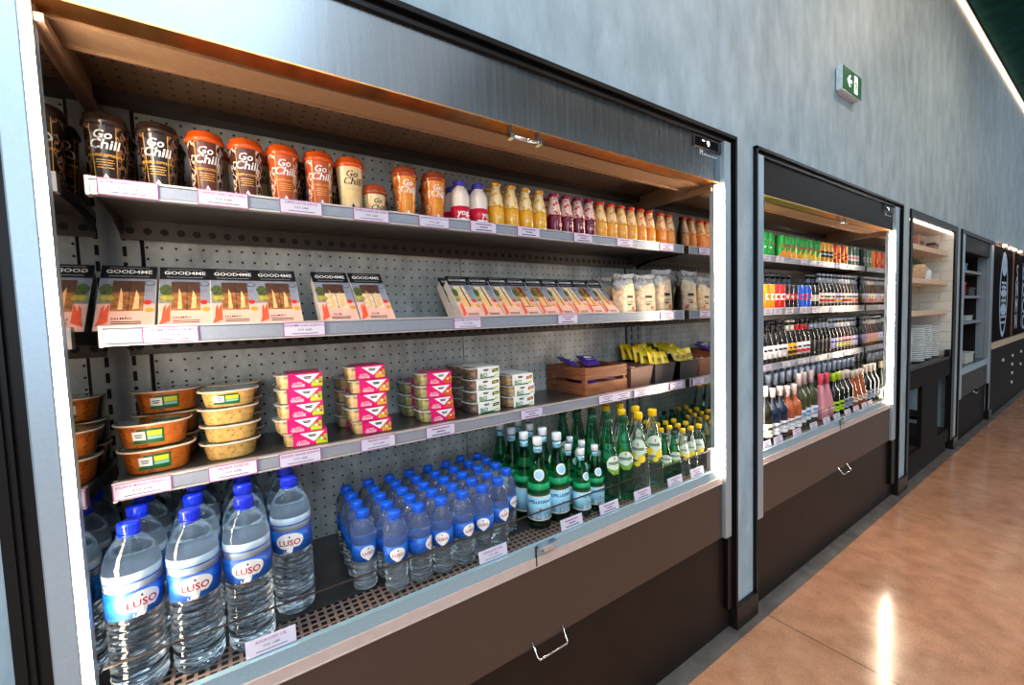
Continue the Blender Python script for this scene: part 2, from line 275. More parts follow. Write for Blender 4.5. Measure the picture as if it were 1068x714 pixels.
# ------------------------------------------------------------------ mesh builder
class MB:
    def __init__(s): s.v = []; s.f = []; s.m = []; s.s = []
    def add(s, vs, fs, m=0, smooth=False):
        b = len(s.v); s.v += [tuple(v) for v in vs]
        for f in fs: s.f.append(tuple(b+i for i in f)); s.m.append(m); s.s.append(smooth)
        return s
    def box(s, x0, y0, z0, x1, y1, z1, m=0, bev=0):
        if bev <= 0:
            vs = [(x, y, z) for z in (z0, z1) for y in (y0, y1) for x in (x0, x1)]
            return s.add(vs, [(0, 2, 3, 1), (4, 5, 7, 6), (0, 1, 5, 4), (2, 6, 7, 3), (0, 4, 6, 2), (1, 3, 7, 5)], m)
        bm = bmesh.new(); bmesh.ops.create_cube(bm, size=1)
        for v in bm.verts: v.co = Vector(((x0+x1)/2+v.co.x*(x1-x0), (y0+y1)/2+v.co.y*(y1-y0), (z0+z1)/2+v.co.z*(z1-z0)))
        bmesh.ops.bevel(bm, geom=bm.edges[:], offset=bev, segments=2, affect='EDGES', profile=.5)
        bm.verts.ensure_lookup_table(); bm.verts.index_update()
        s.add([v.co[:] for v in bm.verts], [[v.index for v in f.verts] for f in bm.faces], m); bm.free(); return s
    def lathe(s, prof, n=24, m=0, a0=0, a1=2*PI, smooth=True, sx=1, sy=1, cx=0, cy=0, power=None):
        full = abs(a1-a0-2*PI) < 1e-6; k = n if full else n+1
        vs, fs = [], []
        for r, z in prof:
            for i in range(k):
                a = a0+(a1-a0)*i/n; X, Y = math.sin(a), -math.cos(a)
                if power:
                    X = math.copysign(abs(X)**power, X); Y = math.copysign(abs(Y)**power, Y)
                vs.append((cx+r*sx*X, cy+r*sy*Y, z))
        for j in range(len(prof)-1):
            for i in range(n):
                i2 = (i+1) % k
                fs.append((j*k+i, j*k+i2, (j+1)*k+i2, (j+1)*k+i))
        s.add(vs, fs, m, smooth)
        if full:
            b = len(s.v)-len(vs)
            if prof[0][0] > 1e-6: s.f.append(tuple(b+i for i in reversed(range(k)))); s.m.append(m); s.s.append(False)
            if prof[-1][0] > 1e-6: s.f.append(tuple(b+(len(prof)-1)*k+i for i in range(k))); s.m.append(m); s.s.append(False)
        return s
    def prism(s, poly, axis, a, b, m=0):
        """poly of (u, v): axis x -> (y, z), y -> (x, z), z -> (x, y)"""
        n = len(poly)
        def p(u, v, w): return {'x': (w, u, v), 'y': (u, w, v), 'z': (u, v, w)}[axis]
        vs = [p(u, v, a) for u, v in poly]+[p(u, v, b) for u, v in poly]
        fs = [tuple(range(n)), tuple(reversed(range(n, 2*n)))]+[(i, i+n, (i+1) % n+n, (i+1) % n) for i in range(n)]
        return s.add(vs, fs, m)
    def tube(s, pts, r, n=8, m=0, closed=False):
        pts = [Vector(p) for p in pts]; vs, fs = [], []; N = len(pts)
        for i, p in enumerate(pts):
            a = pts[(i-1) % N] if (i > 0 or closed) else p; b = pts[(i+1) % N] if (i < N-1 or closed) else p
            t = (b-a).normalized(); q = t.orthogonal().normalized() if abs(t.z) > .99 else t.cross(Vector((0, 0, 1))).normalized()
            w = t.cross(q)
            for k in range(n): vs.append(p+q*(r*math.cos(2*PI*k/n))+w*(r*math.sin(2*PI*k/n)))
        for i in range(N if closed else N-1):
            for k in range(n): fs.append((i*n+k, i*n+(k+1) % n, ((i+1) % N)*n+(k+1) % n, ((i+1) % N)*n+k))
        s.add(vs, fs, m, True)
        if not closed: s.f += [tuple(len(s.v)-len(vs)+i for i in reversed(range(n))), tuple(len(s.v)-n+i for i in range(n))]; s.m += [m, m]; s.s += [False, False]
        return s
    def text(s, txt, size, fn, m=0, shear=0, sx=1):
        vs, fs = text2d(txt, shear)
        s.add([fn(x*size*sx, y*size) for x, y in vs], fs, m); return s
    def patch(s, poly, fn, m=0, rings=4):
        n = len(poly); cx = sum(p[0] for p in poly)/n; cy = sum(p[1] for p in poly)/n
        vs = [fn(cx, cy)]; fs = []
        for k in range(1, rings+1): vs += [fn(cx+(x-cx)*k/rings, cy+(y-cy)*k/rings) for x, y in poly]
        for i in range(n):
            j = (i+1) % n; fs.append((0, 1+i, 1+j))
            for k in range(rings-1): fs.append((1+k*n+i, 1+(k+1)*n+i, 1+(k+1)*n+j, 1+k*n+j))
        return s.add(vs, fs, m)
    def flat(s, poly, fn, m=0):
        return s.add([fn(x, y) for x, y in poly], [tuple(range(len(poly)))], m)
    def mesh(s, name, mats):
        me = bpy.data.meshes.new(name); me.from_pydata(s.v, [], s.f)
        for q in mats: me.materials.append(M[q] if isinstance(q, str) else q)
        me.polygons.foreach_set('material_index', s.m); me.polygons.foreach_set('use_smooth', s.s)
        bm = bmesh.new(); bm.from_mesh(me); bmesh.ops.recalc_face_normals(bm, faces=bm.faces[:]); bm.to_mesh(me); bm.free()
        me.update(); return me

_T = {}
def text2d(txt, shear=0, bold=.018):
    """Letter outlines of txt as flat faces, centred, letter height about .7"""
    if (txt, shear) in _T: return _T[(txt, shear)]
    cu = bpy.data.curves.new('lettering', 'FONT'); cu.body = txt; cu.size = 1; cu.align_x = 'CENTER'; cu.align_y = 'CENTER'; cu.resolution_u = 2; cu.shear = shear; cu.fill_mode = 'FRONT'; cu.offset = bold
    ob = bpy.data.objects.new('lettering', cu); COL.objects.link(ob)
    dg = bpy.context.evaluated_depsgraph_get(); dg.update()
    ev = ob.evaluated_get(dg); me = ev.to_mesh()
    out = ([(v.co.x, v.co.y) for v in me.vertices], [tuple(p.vertices) for p in me.polygons])
    ev.to_mesh_clear(); bpy.data.objects.remove(ob); bpy.data.curves.remove(cu)
    _T[(txt, shear)] = out; return out

def on_cyl(r, z0, a=0, dr=.0008):            # flat (x, y) -> wrapped round a cylinder whose front faces -y
    return lambda x, y: ((r+dr)*math.sin(x/r+a), -(r+dr)*math.cos(x/r+a), z0+y)
def on_cone(r0, za, r1, zb, z0, a=0, dr=.0009):
    def f(x, y):
        z = z0+y; r = r0+(r1-r0)*(z-za)/(zb-za); return ((r+dr)*math.sin(x/r+a), -(r+dr)*math.cos(x/r+a), z)
    return f
def on_front(y, x0=0, z0=0, sgn=1): return lambda x, z: (x0+x, y, z0+z)
def rect(w, h, x=0, y=0): return [(x-w/2, y-h/2), (x+w/2, y-h/2), (x+w/2, y+h/2), (x-w/2, y+h/2)]
def ell(w, h, x=0, y=0, n=18): return [(x+w/2*math.cos(2*PI*i/n), y+h/2*math.sin(2*PI*i/n)) for i in range(n)]
def gridpatch(mb, w, h, fn, m=0, n=6):        # a rectangle cut in strips so that it follows a curve
    for i in range(n):
        x0, x1 = -w/2+w*i/n, -w/2+w*(i+1)/n
        mb.add([fn(x0, -h/2), fn(x1, -h/2), fn(x1, h/2), fn(x0, h/2)], [(0, 1, 2, 3)], m)

# ------------------------------------------------------------------ objects
def tag(o, label=None, cat=None, group=None, kind=None):
    if label: o['label'] = label
    if cat: o['category'] = cat
    if group: o['group'] = group
    if kind: o['kind'] = kind
    return o
def link(name, data, parent=None, loc=(0, 0, 0), rz=0):
    o = bpy.data.objects.new(name, data); COL.objects.link(o)
    if parent: o.parent = parent
    o.location = loc; o.rotation_euler = (0, 0, rz); return o
def struct(name, mb, mats): return tag(link(name, mb.mesh(name, mats)), kind='structure')
def kind_of(parts):
    """[(part name, MB, materials, index of the part it belongs to or None, label or None)] -> prototypes with meshes built once"""
    return [(n, mb.mesh(n, mats), pi, lb) for n, mb, mats, pi, lb in parts]
def place(proto, name, label, cat, loc, rz=0, group=None, rx=0, ry=0, sc=None):
    root = tag(link(name, None, None, loc, rz), label, cat, group); root.empty_display_size = .03
    if rx or ry: root.rotation_euler = (rx, ry, rz)
    if sc: root.scale = sc
    made = []
    for n, me, pi, lb in proto:
        o = link(n, me, root if pi is None else made[pi])
        if lb: o['label'] = lb
        made.append(o)
    return root
def single(name, mb, mats, label, cat, loc=(0, 0, 0), rz=0, group=None): return tag(link(name, mb.mesh(name, mats), None, loc, rz), label, cat, group)
NTH = ['first', 'second', 'third', 'fourth', 'fifth', 'sixth', 'seventh', 'eighth', 'ninth', 'tenth', 'eleventh', 'twelfth', 'thirteenth', 'fourteenth', 'fifteenth', 'sixteenth', 'seventeenth', 'eighteenth', 'nineteenth', 'twentieth', 'twenty-first', 'twenty-second', 'twenty-third', 'twenty-fourth', 'twenty-fifth']
H = 1.478        # eye height

# ------------------------------------------------------------------ the room
TOP, CEIL = 2.232, 4.335
OPEN = [(-.316, 1.874), (2.043, 4.24), (4.457, 6.02), (6.19, 7.88), (8.02, 12.6)]
def room():
    w = MB(); x = -4.5
    for a, b in OPEN: w.box(x, 0, 0, a, .62, TOP); x = b
    w.box(x, 0, 0, 17, .62, TOP); w.box(-4.5, 0, TOP, 17, .62, CEIL+.3)
    struct('wall_back', w, ['plaster'])
    struct('floor', MB().box(-4.5, -7, -.05, 17, .7, 0), ['floor'])
    struct('ceiling', MB().box(2.4, -4.8, CEIL, 17, -.035, CEIL+.12), ['ceiling_green'])
    struct('trim_1', MB().box(-4.5, -.052, 0, 17, .05, .0015), ['edge_strip'])
    k = 1
    for (a, b) in ((-4.5, -.330), (1.862, 2.058), (4.228, 4.472), (6.01, 6.2), (7.87, 8.03)):
        struct('baseboard_%d' % k, MB().box(a, -.02, .0016, b, .0495, .112, 0, .003).box(a+.004, -.021, .108, b-.004, -.001, .114), ['black_base']); k += 1
    led = tag(link('cove_light', None, None, (0, 0, 0)), 'glowing warm light strip running along the top edge of the grey wall', 'light')
    link('channel', MB().box(2.4, -.034, CEIL-.012, 17, -.001, CEIL+.03).mesh('channel', ['black_trim']), led)
    link('light_strip', MB().box(2.4, -.026, CEIL-.030, 17, -.008, CEIL-.012).mesh('light_strip', ['cove_led']), led)
    # green exit sign
    s = tag(link('exit_sign', None, None, (3.118, 0, H+1.31)), 'green and white emergency exit sign box on the grey wall', 'sign')
    link('housing', MB().box(-.145, -.036, -.066, .145, -.004, .066, 0, .003).box(-.12, -.004, -.072, .10, 0, -.02).mesh('housing', ['sign_white']), s)
    f = link('sign_face', MB().box(-.143, -.0385, -.064, .143, -.036, .064).mesh('sign_face', ['sign_green']), s)
    fn = on_front(-.0392)
    a = MB().flat([(-.085, .0), (-.045, .036), (-.03, .03), (-.05, .009), (-.01, .009), (-.01, -.009), (-.05, -.009), (-.03, -.03), (-.045, -.036)], fn)
    link('arrow', a.mesh('arrow', ['sign_glow']), f)
    d = MB().flat(rect(.052, .1, .05, 0), fn)
    fg = on_front(-.0398)
    d.flat(ell(.014, .014, .052, .030), fg, 1).flat([(.040, .018), (.058, .022), (.064, .004), (.052, -.002)], fg, 1).flat([(.052, 0), (.061, 0), (.070, -.03), (.062, -.034)], fg, 1).flat([(.046, 0), (.056, -.002), (.044, -.036), (.034, -.034)], fg, 1).flat([(.03, .006), (.05, .014), (.05, .008), (.032, .0)], fg, 1)
    link('running_figure', d.mesh('running_figure', ['sign_glow', 'sign_green']), f)
room()

# ------------------------------------------------------------------ refrigerated shelving
S_TOP = (.304, .010, -.310); S_BOT = (.270, -.030, -.346)
FRONT, BACK, DECK = .150, .456, -.690
def fridge(cfg):
    x0, x1, aL, aR, mL, mR = (cfg[k] for k in ('x0', 'x1', 'aL', 'aR', 'mL', 'mR'))
    z = lambda v: v+H
    root = tag(link('display_refrigerator', None), cfg['label'], 'refrigerator', cfg.get('group'))
    def part(n, mb, mats, parent=root, label=None):
        o = link(n, mb.mesh(n, mats), parent)
        if label: o['label'] = label
        return o
    t = MB()
    for a, b in ((x0, x0+.014), (x1-.014, x1)): t.box(a, -.018, .1145, b, .05, TOP-.006)
    t.box(x0, -.018, TOP-.018, x1, .05, TOP-.004)
    for a, b in ((x0+.014, aL[0]), (aR[1], x1-.014)): t.box(a, -.004, .1145, b, .05, TOP-.018); t.box(a if a < 1+x0 else b-.008, -.012, .1145, a+.008 if a < 1+x0 else b, -.004, TOP-.03)
    t.box(x0+.014, -.004, z(.712), x1-.014, .05, TOP-.018); t.box(x0+.03, -.010, z(.712), x1-.03, -.004, z(.722))
    part('trim_frame', t, ['black_trim'])
    for a, b in (aL, aR): part('corner_post', MB().box(a, -.022, z(-1.006), b, .03, z(.712), 0, .003), ['alu'], label='silver upright post')
    hx0, hx1 = aL[1], aR[0]
    part('header_panel', MB().box(hx0, 0, z(.548), hx1, .04, z(.712)), [cfg['header']])
    part('header_underside', MB().box(hx0, .0, z(.5445), hx1, .054, z(.548)), ['underside'])
    c = MB().box(hx0, .054, z(.56), hx1, .142, z(.66), 1)
    c.box(hx0, .060, z(.541), hx1, .142, z(.56)).box(hx0, .136, z(.534), hx1, .142, z(.541))
    part('air_outlet', c, ['canopy_beige', 'void'])
    part('canopy_panel', MB().prism([(.142, z(.60)), (.40, z(.585)), (.40, z(.595)), (.142, z(.61))], 'x', hx0, hx1), ['canopy_tilted'])
    b = MB().box(hx0-.01, .40, z(.56), hx1+.01, .47, z(.60))
    part('slot_shade_bar', b, ['bracket'])  # dark bar in the slot above the back panel stands for its shadow
    mid = cfg['seam']
    for a, b in ((mL, mid-.002), (mid+.002, mR)): part('back_panel', MB().box(a, BACK, z(-.72), b, BACK+.01, z(.572)).box(a, BACK-.003, z(.569), b, BACK, z(.573), 1), ['back_perforated', 'rail_edge'])
    part('rear_wall', MB().box(mL-.02, BACK+.012, z(-.8), mR+.02, BACK+.03, z(.62)), ['void'])
    for sx, m in ((1, mL), (-1, mR)):
        u = MB().box(min(m, m+sx*.056), BACK-.010, z(-.69), max(m, m+sx*.056), BACK, z(.56), 0)
        u.box(min(m+sx*.056, m+sx*.064), BACK-.002, z(-.69), max(m+sx*.056, m+sx*.064), BACK-.0005, z(.56), 1)
        for i in range(30): u.box(m+sx*.026-.004, BACK-.0108, z(-.65+i*.04), m+sx*.026+.004, BACK-.0095, z(-.625+i*.04), 1)
        part('slotted_upright', u, ['upright_grey', 'void'])
        part('mirror_panel', MB().box(min(m, m-sx*.006), .035, z(-.735), max(m, m-sx*.006), BACK, z(.512)), ['mirror'], label='mirrored end wall')
        s = MB().box(min(m+sx*.012, m-sx*.008), .02, z(.512), max(m+sx*.012, m-sx*.008), BACK-.02, z(.526))
        part('end_rail', s, ['canopy_beige'])
        part('end_panel', MB().box(min(m, m-sx*.01), .03, z(.526), max(m, m-sx*.01), .5, z(.62)), ['canopy_beige'])
        f = aL[1] if sx > 0 else aR[0]
        part('led_strip', MB().box(min(f, f+sx*.005), -.018, z(-.728), max(f, f+sx*.005), .013, z(.536), 0, .0015), ['led'], label='glowing vertical light strip')
        part('post_liner', MB().box(min(f, m)+(.0004 if sx < 0 else -.001), .0135, z(-.735), max(f, m)+(.001 if sx < 0 else -.0004), .0345, z(.54)), ['alu'])
    for k in range(3):
        zt, zb = z(S_TOP[k]), z(S_BOT[k]); xa, xb = mL+.022, mR-.022
        surf = zt-.009
        sh = part('shelf', MB().box(xa, FRONT+.016, surf-.014, xb, BACK-.014, surf), ['deck_steel'])
        r = MB().prism([(FRONT+.004, zb), (FRONT+.018, zb), (FRONT+.018, zt), (FRONT+.006, zt), (FRONT, zt-.006), (FRONT, zb+.006)], 'x', xa, xb)
        r.box(xa, FRONT-.0015, zt-.0035, xb, FRONT+.008, zt+.0006, 1).box(xa, FRONT-.002, zb, xb, FRONT+.006, zb+.003, 1)
        part('price_rail', r, ['rail_blue', 'rail_edge'], sh)
        for q in (xa, xb): part('rail_end_cap', MB().box(q-.003, FRONT-.003, zb-.002, q+.003, FRONT+.02, zt+.001), ['rail_edge'], sh)
        for q in (xa+.004, xb-.004):
            part('bracket', MB().prism([(FRONT+.03, surf-.014), (BACK-.012, surf-.014), (BACK-.012, surf-.052), (BACK-.04, surf-.052), (FRONT+.2, surf-.034), (FRONT+.03, surf-.026)], 'x', q-.0025, q+.0025), ['bracket'], sh)
        h = MB().box(xa, BACK-.03, surf-.064, xb, BACK-.026, surf-.0145)
        n = int((xb-xa)/.034)
        for i in range(n): h.lathe([(.0085, 0), (.0085, .0012)], 10, 1, cx=0, cy=0) if False else h.flat(ell(.018, .018, xa+.02+i*.034, surf-.042, 10), on_front(BACK-.0306), 1)
        part('rear_duct_rail', h, ['bracket', 'void'], sh)
    part('deck', MB().box(mL, .088, z(DECK-.02), mR, BACK, z(DECK)), ['deck_steel'])
    part('deck_grille', MB().box(mL, .012, z(DECK-.012), mR, .088, z(DECK-.0005)), ['grille'])
    s = MB().box(hx0, -.002, z(-.729), hx1, .012, z(DECK-.006), 0, .002).box(hx0, -.003, z(DECK-.007), hx1, .013, z(DECK-.002))
    part('sill_rail', s, ['sill_blue'])
    part('sill_ledge', MB().box(hx0, -.006, z(-.757), hx1, .02, z(-.729)).box(hx0, -.008, z(-.759), hx1, .0, z(-.756), 1), ['sill_beige', 'rail_edge'])  # pale strip below the ledge is its edge highlight, put in as colour
    g = part('glass_guard', MB().box(mL+.012, .016, z(DECK-.004), mR-.04, .020, z(-.606)), ['glass'])
    part('guard_edge', MB().box(mL+.012, .0155, z(-.606), mR-.04, .0205, z(-.6035)), ['bracket'], g)
    part('guard_bracket', MB().box(mR-.04, .012, z(DECK-.003), mR-.001, .03, z(-.60), 0, .002), ['sill_beige'])
    part('upper_panel', MB().box(hx0, -.003, z(-1.006), hx1, .03, z(-.759)), ['upper_panel'])
    part('kick_panel', MB().box(x0+.014, .02, .003, x1-.014, .05, z(-1.006)), ['kick_panel'])
    hxa, hxb = cfg['handle']
    part('pull_handle', MB().tube([(hxa, -.003, z(-.985)), (hxa+.002, -.03, z(-1.02)), (hxa+.006, -.034, z(-1.026)), (hxb-.006, -.034, z(-1.026)), (hxb-.002, -.03, z(-1.02)), (hxb, -.003, z(-.985))], .0028, 8).box(hxa-.03, -.0035, z(-1.009), hxb+.02, .01, z(-1.004), 1), ['chrome', 'bracket'], label='thin wire handle')
    ca, cb = cfg['clip']
    cl = MB()
    for q in (ca, cb): cl.box(q-.004, -.002, z(.519), q+.004, .012, z(.545)).box(q-.007, -.012, z(.505), q+.007, .010, z(.519))
    cl.tube([(ca, -.002, z(.512)), (cb, -.002, z(.512))], .006, 10)
    part('blind_latch', cl, ['chrome'])
    la = cfg['latch']
    part('sill_latch', MB().box(la, -.024, z(-.699), la+.07, -.002, z(-.691)).box(la+.01, -.03, z(-.706), la+.05, -.020, z(-.697)).box(la-.004, -.0075, z(-.757), la, -.002, z(-.695), 1), ['chrome', 'bracket'])
    d0, d1 = cfg['display']
    dp = part('control_display', MB().box(d0-.006, -.006, z(.660), d1+.006, -.0005, z(.706), 0, .002).box(d0, -.0072, z(.666), d1, -.0055, z(.700), 1), ['bracket', 'display_black'])
    e = MB().flat(rect(.018, .006, d0+.055, z(.690)), on_front(-.0078)).flat(rect(.020, .008, d0+.088, z(.690)), on_front(-.0078)).flat([(d0+.08, z(.686)), (d0+.1, z(.686)), (d0+.096, z(.673)), (d0+.086, z(.673))], on_front(-.0078))
    part('lit_icons', e, ['display_lit'], dp)
    lg = MB().text('M', .032, on_front(-.0012, d0+.05, z(.645)))
    for i, wd in enumerate((.012, .008, .010, .006, .012, .009)): lg.flat(rect(wd, .006, d0+.075+i*.016, z(.641)), on_front(-.0012))
    part('maker_mark', lg, ['sign_white'])
    return root

def canopy_tilted():
    m, nt, b = new_mat('canopy_tilted'); v = coord(nt)
    sep = nt.nodes.new('ShaderNodeSeparateXYZ'); nt.links.new(v, sep.inputs[0]); d2 = None
    for k in (0, 1):
        u = mathn(nt, 'SUBTRACT', mathn(nt, 'FRACT', mathn(nt, 'DIVIDE', sep.outputs[k], .032)), .5)
        q = mathn(nt, 'MULTIPLY', u, u); d2 = q if d2 is None else mathn(nt, 'ADD', d2, q)
    f = noise(nt, v, 8, 4)
    nt.links.new(mix(nt, mathn(nt, 'LESS_THAN', d2, .0165), ramp(nt, f, [(.3, srgb(112, 88, 70)), (.7, srgb(140, 112, 90))]), (.02, .015, .012)), b.inputs['Base Color'])
    b.inputs['Roughness'].default_value = .45; b.inputs['Metallic'].default_value = .2; M['canopy_tilted'] = m
canopy_tilted()

F1 = dict(x0=-.316, x1=1.874, aL=(-.274, -.240), aR=(1.766, 1.812), mL=-.234, mR=1.745, seam=.752, header='steel', handle=(.708, .828), clip=(.692, .79), latch=.735, display=(1.578, 1.772),
          label='long open refrigerated shelf with steel header, nearest the camera, holding food and water')
F2 = dict(x0=2.043, x1=4.24, aL=(2.052, 2.10), aR=(4.050, 4.118), mL=2.108, mR=4.032, seam=3.10, header='dark_header', handle=(3.07, 3.20), clip=(3.05, 3.15), latch=3.10, display=(3.84, 4.03),
          label='open refrigerated shelf with dark header holding cans, beers and wines')
fridge(F1); fridge(F2)

# ------------------------------------------------------------------ price cards
def price_card(cx, zc, y, label, group, lines=None, w=.094, h=.034, tilt=0, pink=True):
    root = tag(link('price_card', None, None, (cx, y, zc)), label, 'price card', group)
    if tilt: root.rotation_euler = (tilt, 0, 0)
    c = MB().box(-w/2, -.0016, -h/2, w/2, -.0004, h/2, 1 if pink else 0).box(-w/2+.0018, -.0022, -h/2+.0018, w/2-.0018, -.0014, h/2-.0018)
    card = link('card', c.mesh('card', ['card', 'card_pink']), root)
    t = MB()
    fn = lambda dz: on_front(-.0026, 0, dz)
    if lines:
        s = min(.0078, .088/(max(6, len(lines[0]))*.60))
        t.text(lines[0], s, fn(h*.27), 1); t.text(lines[1], .0062, fn(-h*.05)); t.flat(rect(w*.62, .0016), fn(-h*.30))
    else:
        for wd, dz, mi in ((.6, .24, 1), (.3, -.02, 0), (.62, -.28, 0)): t.flat(rect(w*wd, h*.09), fn(h*dz), mi)
    link('printed_lines', t.mesh('printed_lines', ['card_ink', 'card_pink']), card)
    return root
zc = lambda k: H+(S_TOP[k]+S_BOT[k])/2
G1 = 'price cards on the shelves of the near refrigerator'
below = 'white price card on the top shelf edge below the '
for cx, what, ln in ((-.151, 'black coffee cups at the left', ('DOUBLE ESPRESSO GO CHILL', 'P.V.P. 3,50€')), (.008, 'brown coffee cups', ('CAPPUCCINO GO CHILL', 'P.V.P. 3,50€')), (.165, 'burnt orange coffee cups', ('CAFFE LATTE DELTA', 'P.V.P. 3,00€')),
                     (.334, 'cream coffee cup', ('CAPPUCCINO GO CHILL', 'P.V.P. 3,50€')), (.514, 'amber coffee cups', ('CARAMEL MACCHIATO GO CHILL', 'P.V.P. 3,50€')), (.68, 'white yogurt bottles', None), (.855, 'gold-capped lemonade bottles', None), (1.105, 'dark berry juice bottles', None), (1.333, 'pale peach juice bottles', None), (1.601, 'orange juice bottles at right', None)):
    price_card(cx, zc(0), FRONT-.002, below+what, G1, ln)
for cx, what, ln in ((-.102, 'below the first salmon sandwich', ('GOOD4ME SANDES SALMÃO', 'P.V.P. 4,50€')), (.156, 'between salmon and club sandwiches', ('GOOD4ME CLUB SANDWICH', 'P.V.P. 4,50€')), (.611, 'under the left end of the sandwich row', ('GOOD4ME SANDES FRANGO', 'P.V.P. 3,90€')), (1.02, 'under the middle of the sandwich row', None), (1.599, 'below the bagged wraps', None)):
    price_card(cx, zc(1), FRONT-.002, 'white price card on the middle shelf edge '+what, G1, ln)
for cx, what, ln in ((-.168, 'below the orange oval tubs', ('SALADA MASSA E FRANGO', 'P.V.P. 4,50€')), (-.01, 'below the yellow oval tubs', ('SALADA CUSCUS', 'P.V.P. 4,50€')), (.129, 'below the first pink salad stack', ('SALADA VEGGIE QUINOA', 'P.V.P. 4,90€')), (.321, 'below the second pink salad stack', ('SALADA VEGGIE', 'P.V.P. 4,90€')), (.506, 'below the third pink salad stack', None),
                     (.845, 'below the white-sleeved tubs', None), (1.214, 'below the wooden crate, left of two', None), (1.303, 'below the wooden crate, right of two', None), (1.418, 'below the brown candy bin', None), (1.66, 'below the dark candy bin', None)):
    price_card(cx, zc(2), FRONT-.002, 'white price card on the third shelf edge '+what, G1, ln)
for cx, what, ln in ((.036, 'in front of the large water bottles', ('AGUA LUSO 1,5L', 'P.V.P. 1,60€')), (.592, 'in front of the small water bottles', ('AGUA LUSO 0,33L', 'P.V.P. 1,00€')), (.894, 'in front of the large green glass bottles', None), (1.07, 'between small glass and green plastic bottles', None), (1.249, 'in front of the large lemon bottles', None), (1.449, 'in front of the small green plastic bottles', None), (1.602, 'in front of the small lemon bottles', None)):
    price_card(cx, H+DECK+.017, .012, 'white price card standing on the bottom sill '+what, G1, ln, tilt=R(-10), pink=False)
G2 = 'price cards on the shelves of the drinks refrigerator'
rows = ((0, 'top', (2.493, 2.646, 2.966, 3.229, 3.5, 3.72)), (1, 'second', (2.511, 2.625, 2.772, 2.964, 3.132, 3.42, 3.68)), (2, 'third', (2.502, 2.736, 2.942, 3.124, 3.4, 3.66)))
for k, nm, xs in rows:
    for i, cx in enumerate(xs): price_card(cx, zc(k), FRONT-.002, 'small price card, %s from left on the %s shelf edge of the drinks refrigerator' % (NTH[i], nm), G2, pink=False)
for i, cx in enumerate((2.198, 2.325, 2.542, 2.755, 2.937, 3.094, 3.27, 3.416, 3.567, 3.68)):
    price_card(cx, H+DECK+.017, .012, 'small price card, %s from left on the wine sill of the drinks refrigerator' % NTH[i], G2, tilt=R(-10), pink=False)

# ------------------------------------------------------------------ things on the shelves
SURF = [H+t-.0085 for t in S_TOP]; DK = H+DECK+.0008
# --- coffee cups
def cup_kind(name, lid, title, ink='white_ink', short=False, bodymat=None, sub='gold_ink'):
    hh = .062 if short else .124
    r0, r1 = (.0265, .0305) if short else (.0268, .0346)
    b = MB().lathe([(r0-.002, 0), (r0, .002), (r1, hh), (r1+.0012, hh+.002)], 28)
    p = MB(); fn = on_cone(r0, 0, r1, hh, hh*.5)
    for i in range(8):
        a0, a1 = -.62+1.24*i/8, -.62+1.24*(i+1)/8
        rr = lambda zz: r0+(r1-r0)*zz/hh+.0006
        q = lambda a, zz: (rr(zz)*math.sin(a), -rr(zz)*math.cos(a), zz)
        p.add([q(a0, .006), q(a1, .006), q(a1, hh-.004), q(a0, hh-.004)], [(0, 1, 2, 3)])
    for a in (-.62, .62):
        p.add([q(a-.02, .006), q(a+.02, .006), q(a+.02, hh-.004), q(a-.02, hh-.004)], [(0, 1, 2, 3)], 1)
    t = MB()
    if short: t.text('Go', .018, on_cone(r0, 0, r1, hh, .040), 0, .25).text('Chill', .020, on_cone(r0, 0, r1, hh, .022), 0, .25)
    else:
        t.text('Go', .0235, on_cone(r0, 0, r1, hh, .101, -.05), 0, .25).text('Chill', .0262, on_cone(r0, 0, r1, hh, .082), 0, .25)
        t.text(title, .0068, on_cone(r0, 0, r1, hh, .061), 1)
        for k, wd in enumerate((.026, .028, .022, .026)): gridpatch(t, wd, .0012, on_cone(r0, 0, r1, hh, .052-k*.005), 1, 4)
        gridpatch(t, .026, .0028, on_cone(r0, 0, r1, hh, .016), 1, 4)
        t.flat([(-.005, -.004), (.005, -.004), (0, .006)], on_cone(r0, 0, r1, hh, .02, 0, .0014))
    l = MB().lathe([(r1+.0008, hh-.003), (r1+.0036, hh-.001), (r1+.0038, hh+.006), (r1+.002, hh+.008), (r1-.001, hh+.018), (r1-.004, hh+.022), (r1-.008, hh+.0215), (r1-.011, hh+.0175), (0, hh+.017)], 28)
    l.box(-.007, -r1+.004, hh+.016, .007, -r1+.02, hh+.0235, 0, .002)
    return kind_of([('cup_body', b, ['doodle_'+name], None, None), ('front_panel', p, ['cup_'+name, sub], 0, None), ('lettering', t, [ink, sub], 0, None), ('cup_lid', l, [lid], None, None)])
CUPS = {'espresso': cup_kind('espresso', 'lid_black', 'DOUBLE ESPRESSO'), 'cappuccino': cup_kind('cappuccino', 'lid_orange', 'CAPPUCCINO'), 'latte': cup_kind('latte', 'lid_orange', 'CAFFE LATTE'),
        'cream': cup_kind('cream', 'lid_orange', 'CAPPUCCINO', 'black_ink'), 'short': cup_kind('cream', 'lid_rust', '', 'black_ink', True), 'caramel': cup_kind('caramel', 'lid_rust', 'CARAMEL')}
CY = .207
G = 'chilled coffee cups on the top shelf'
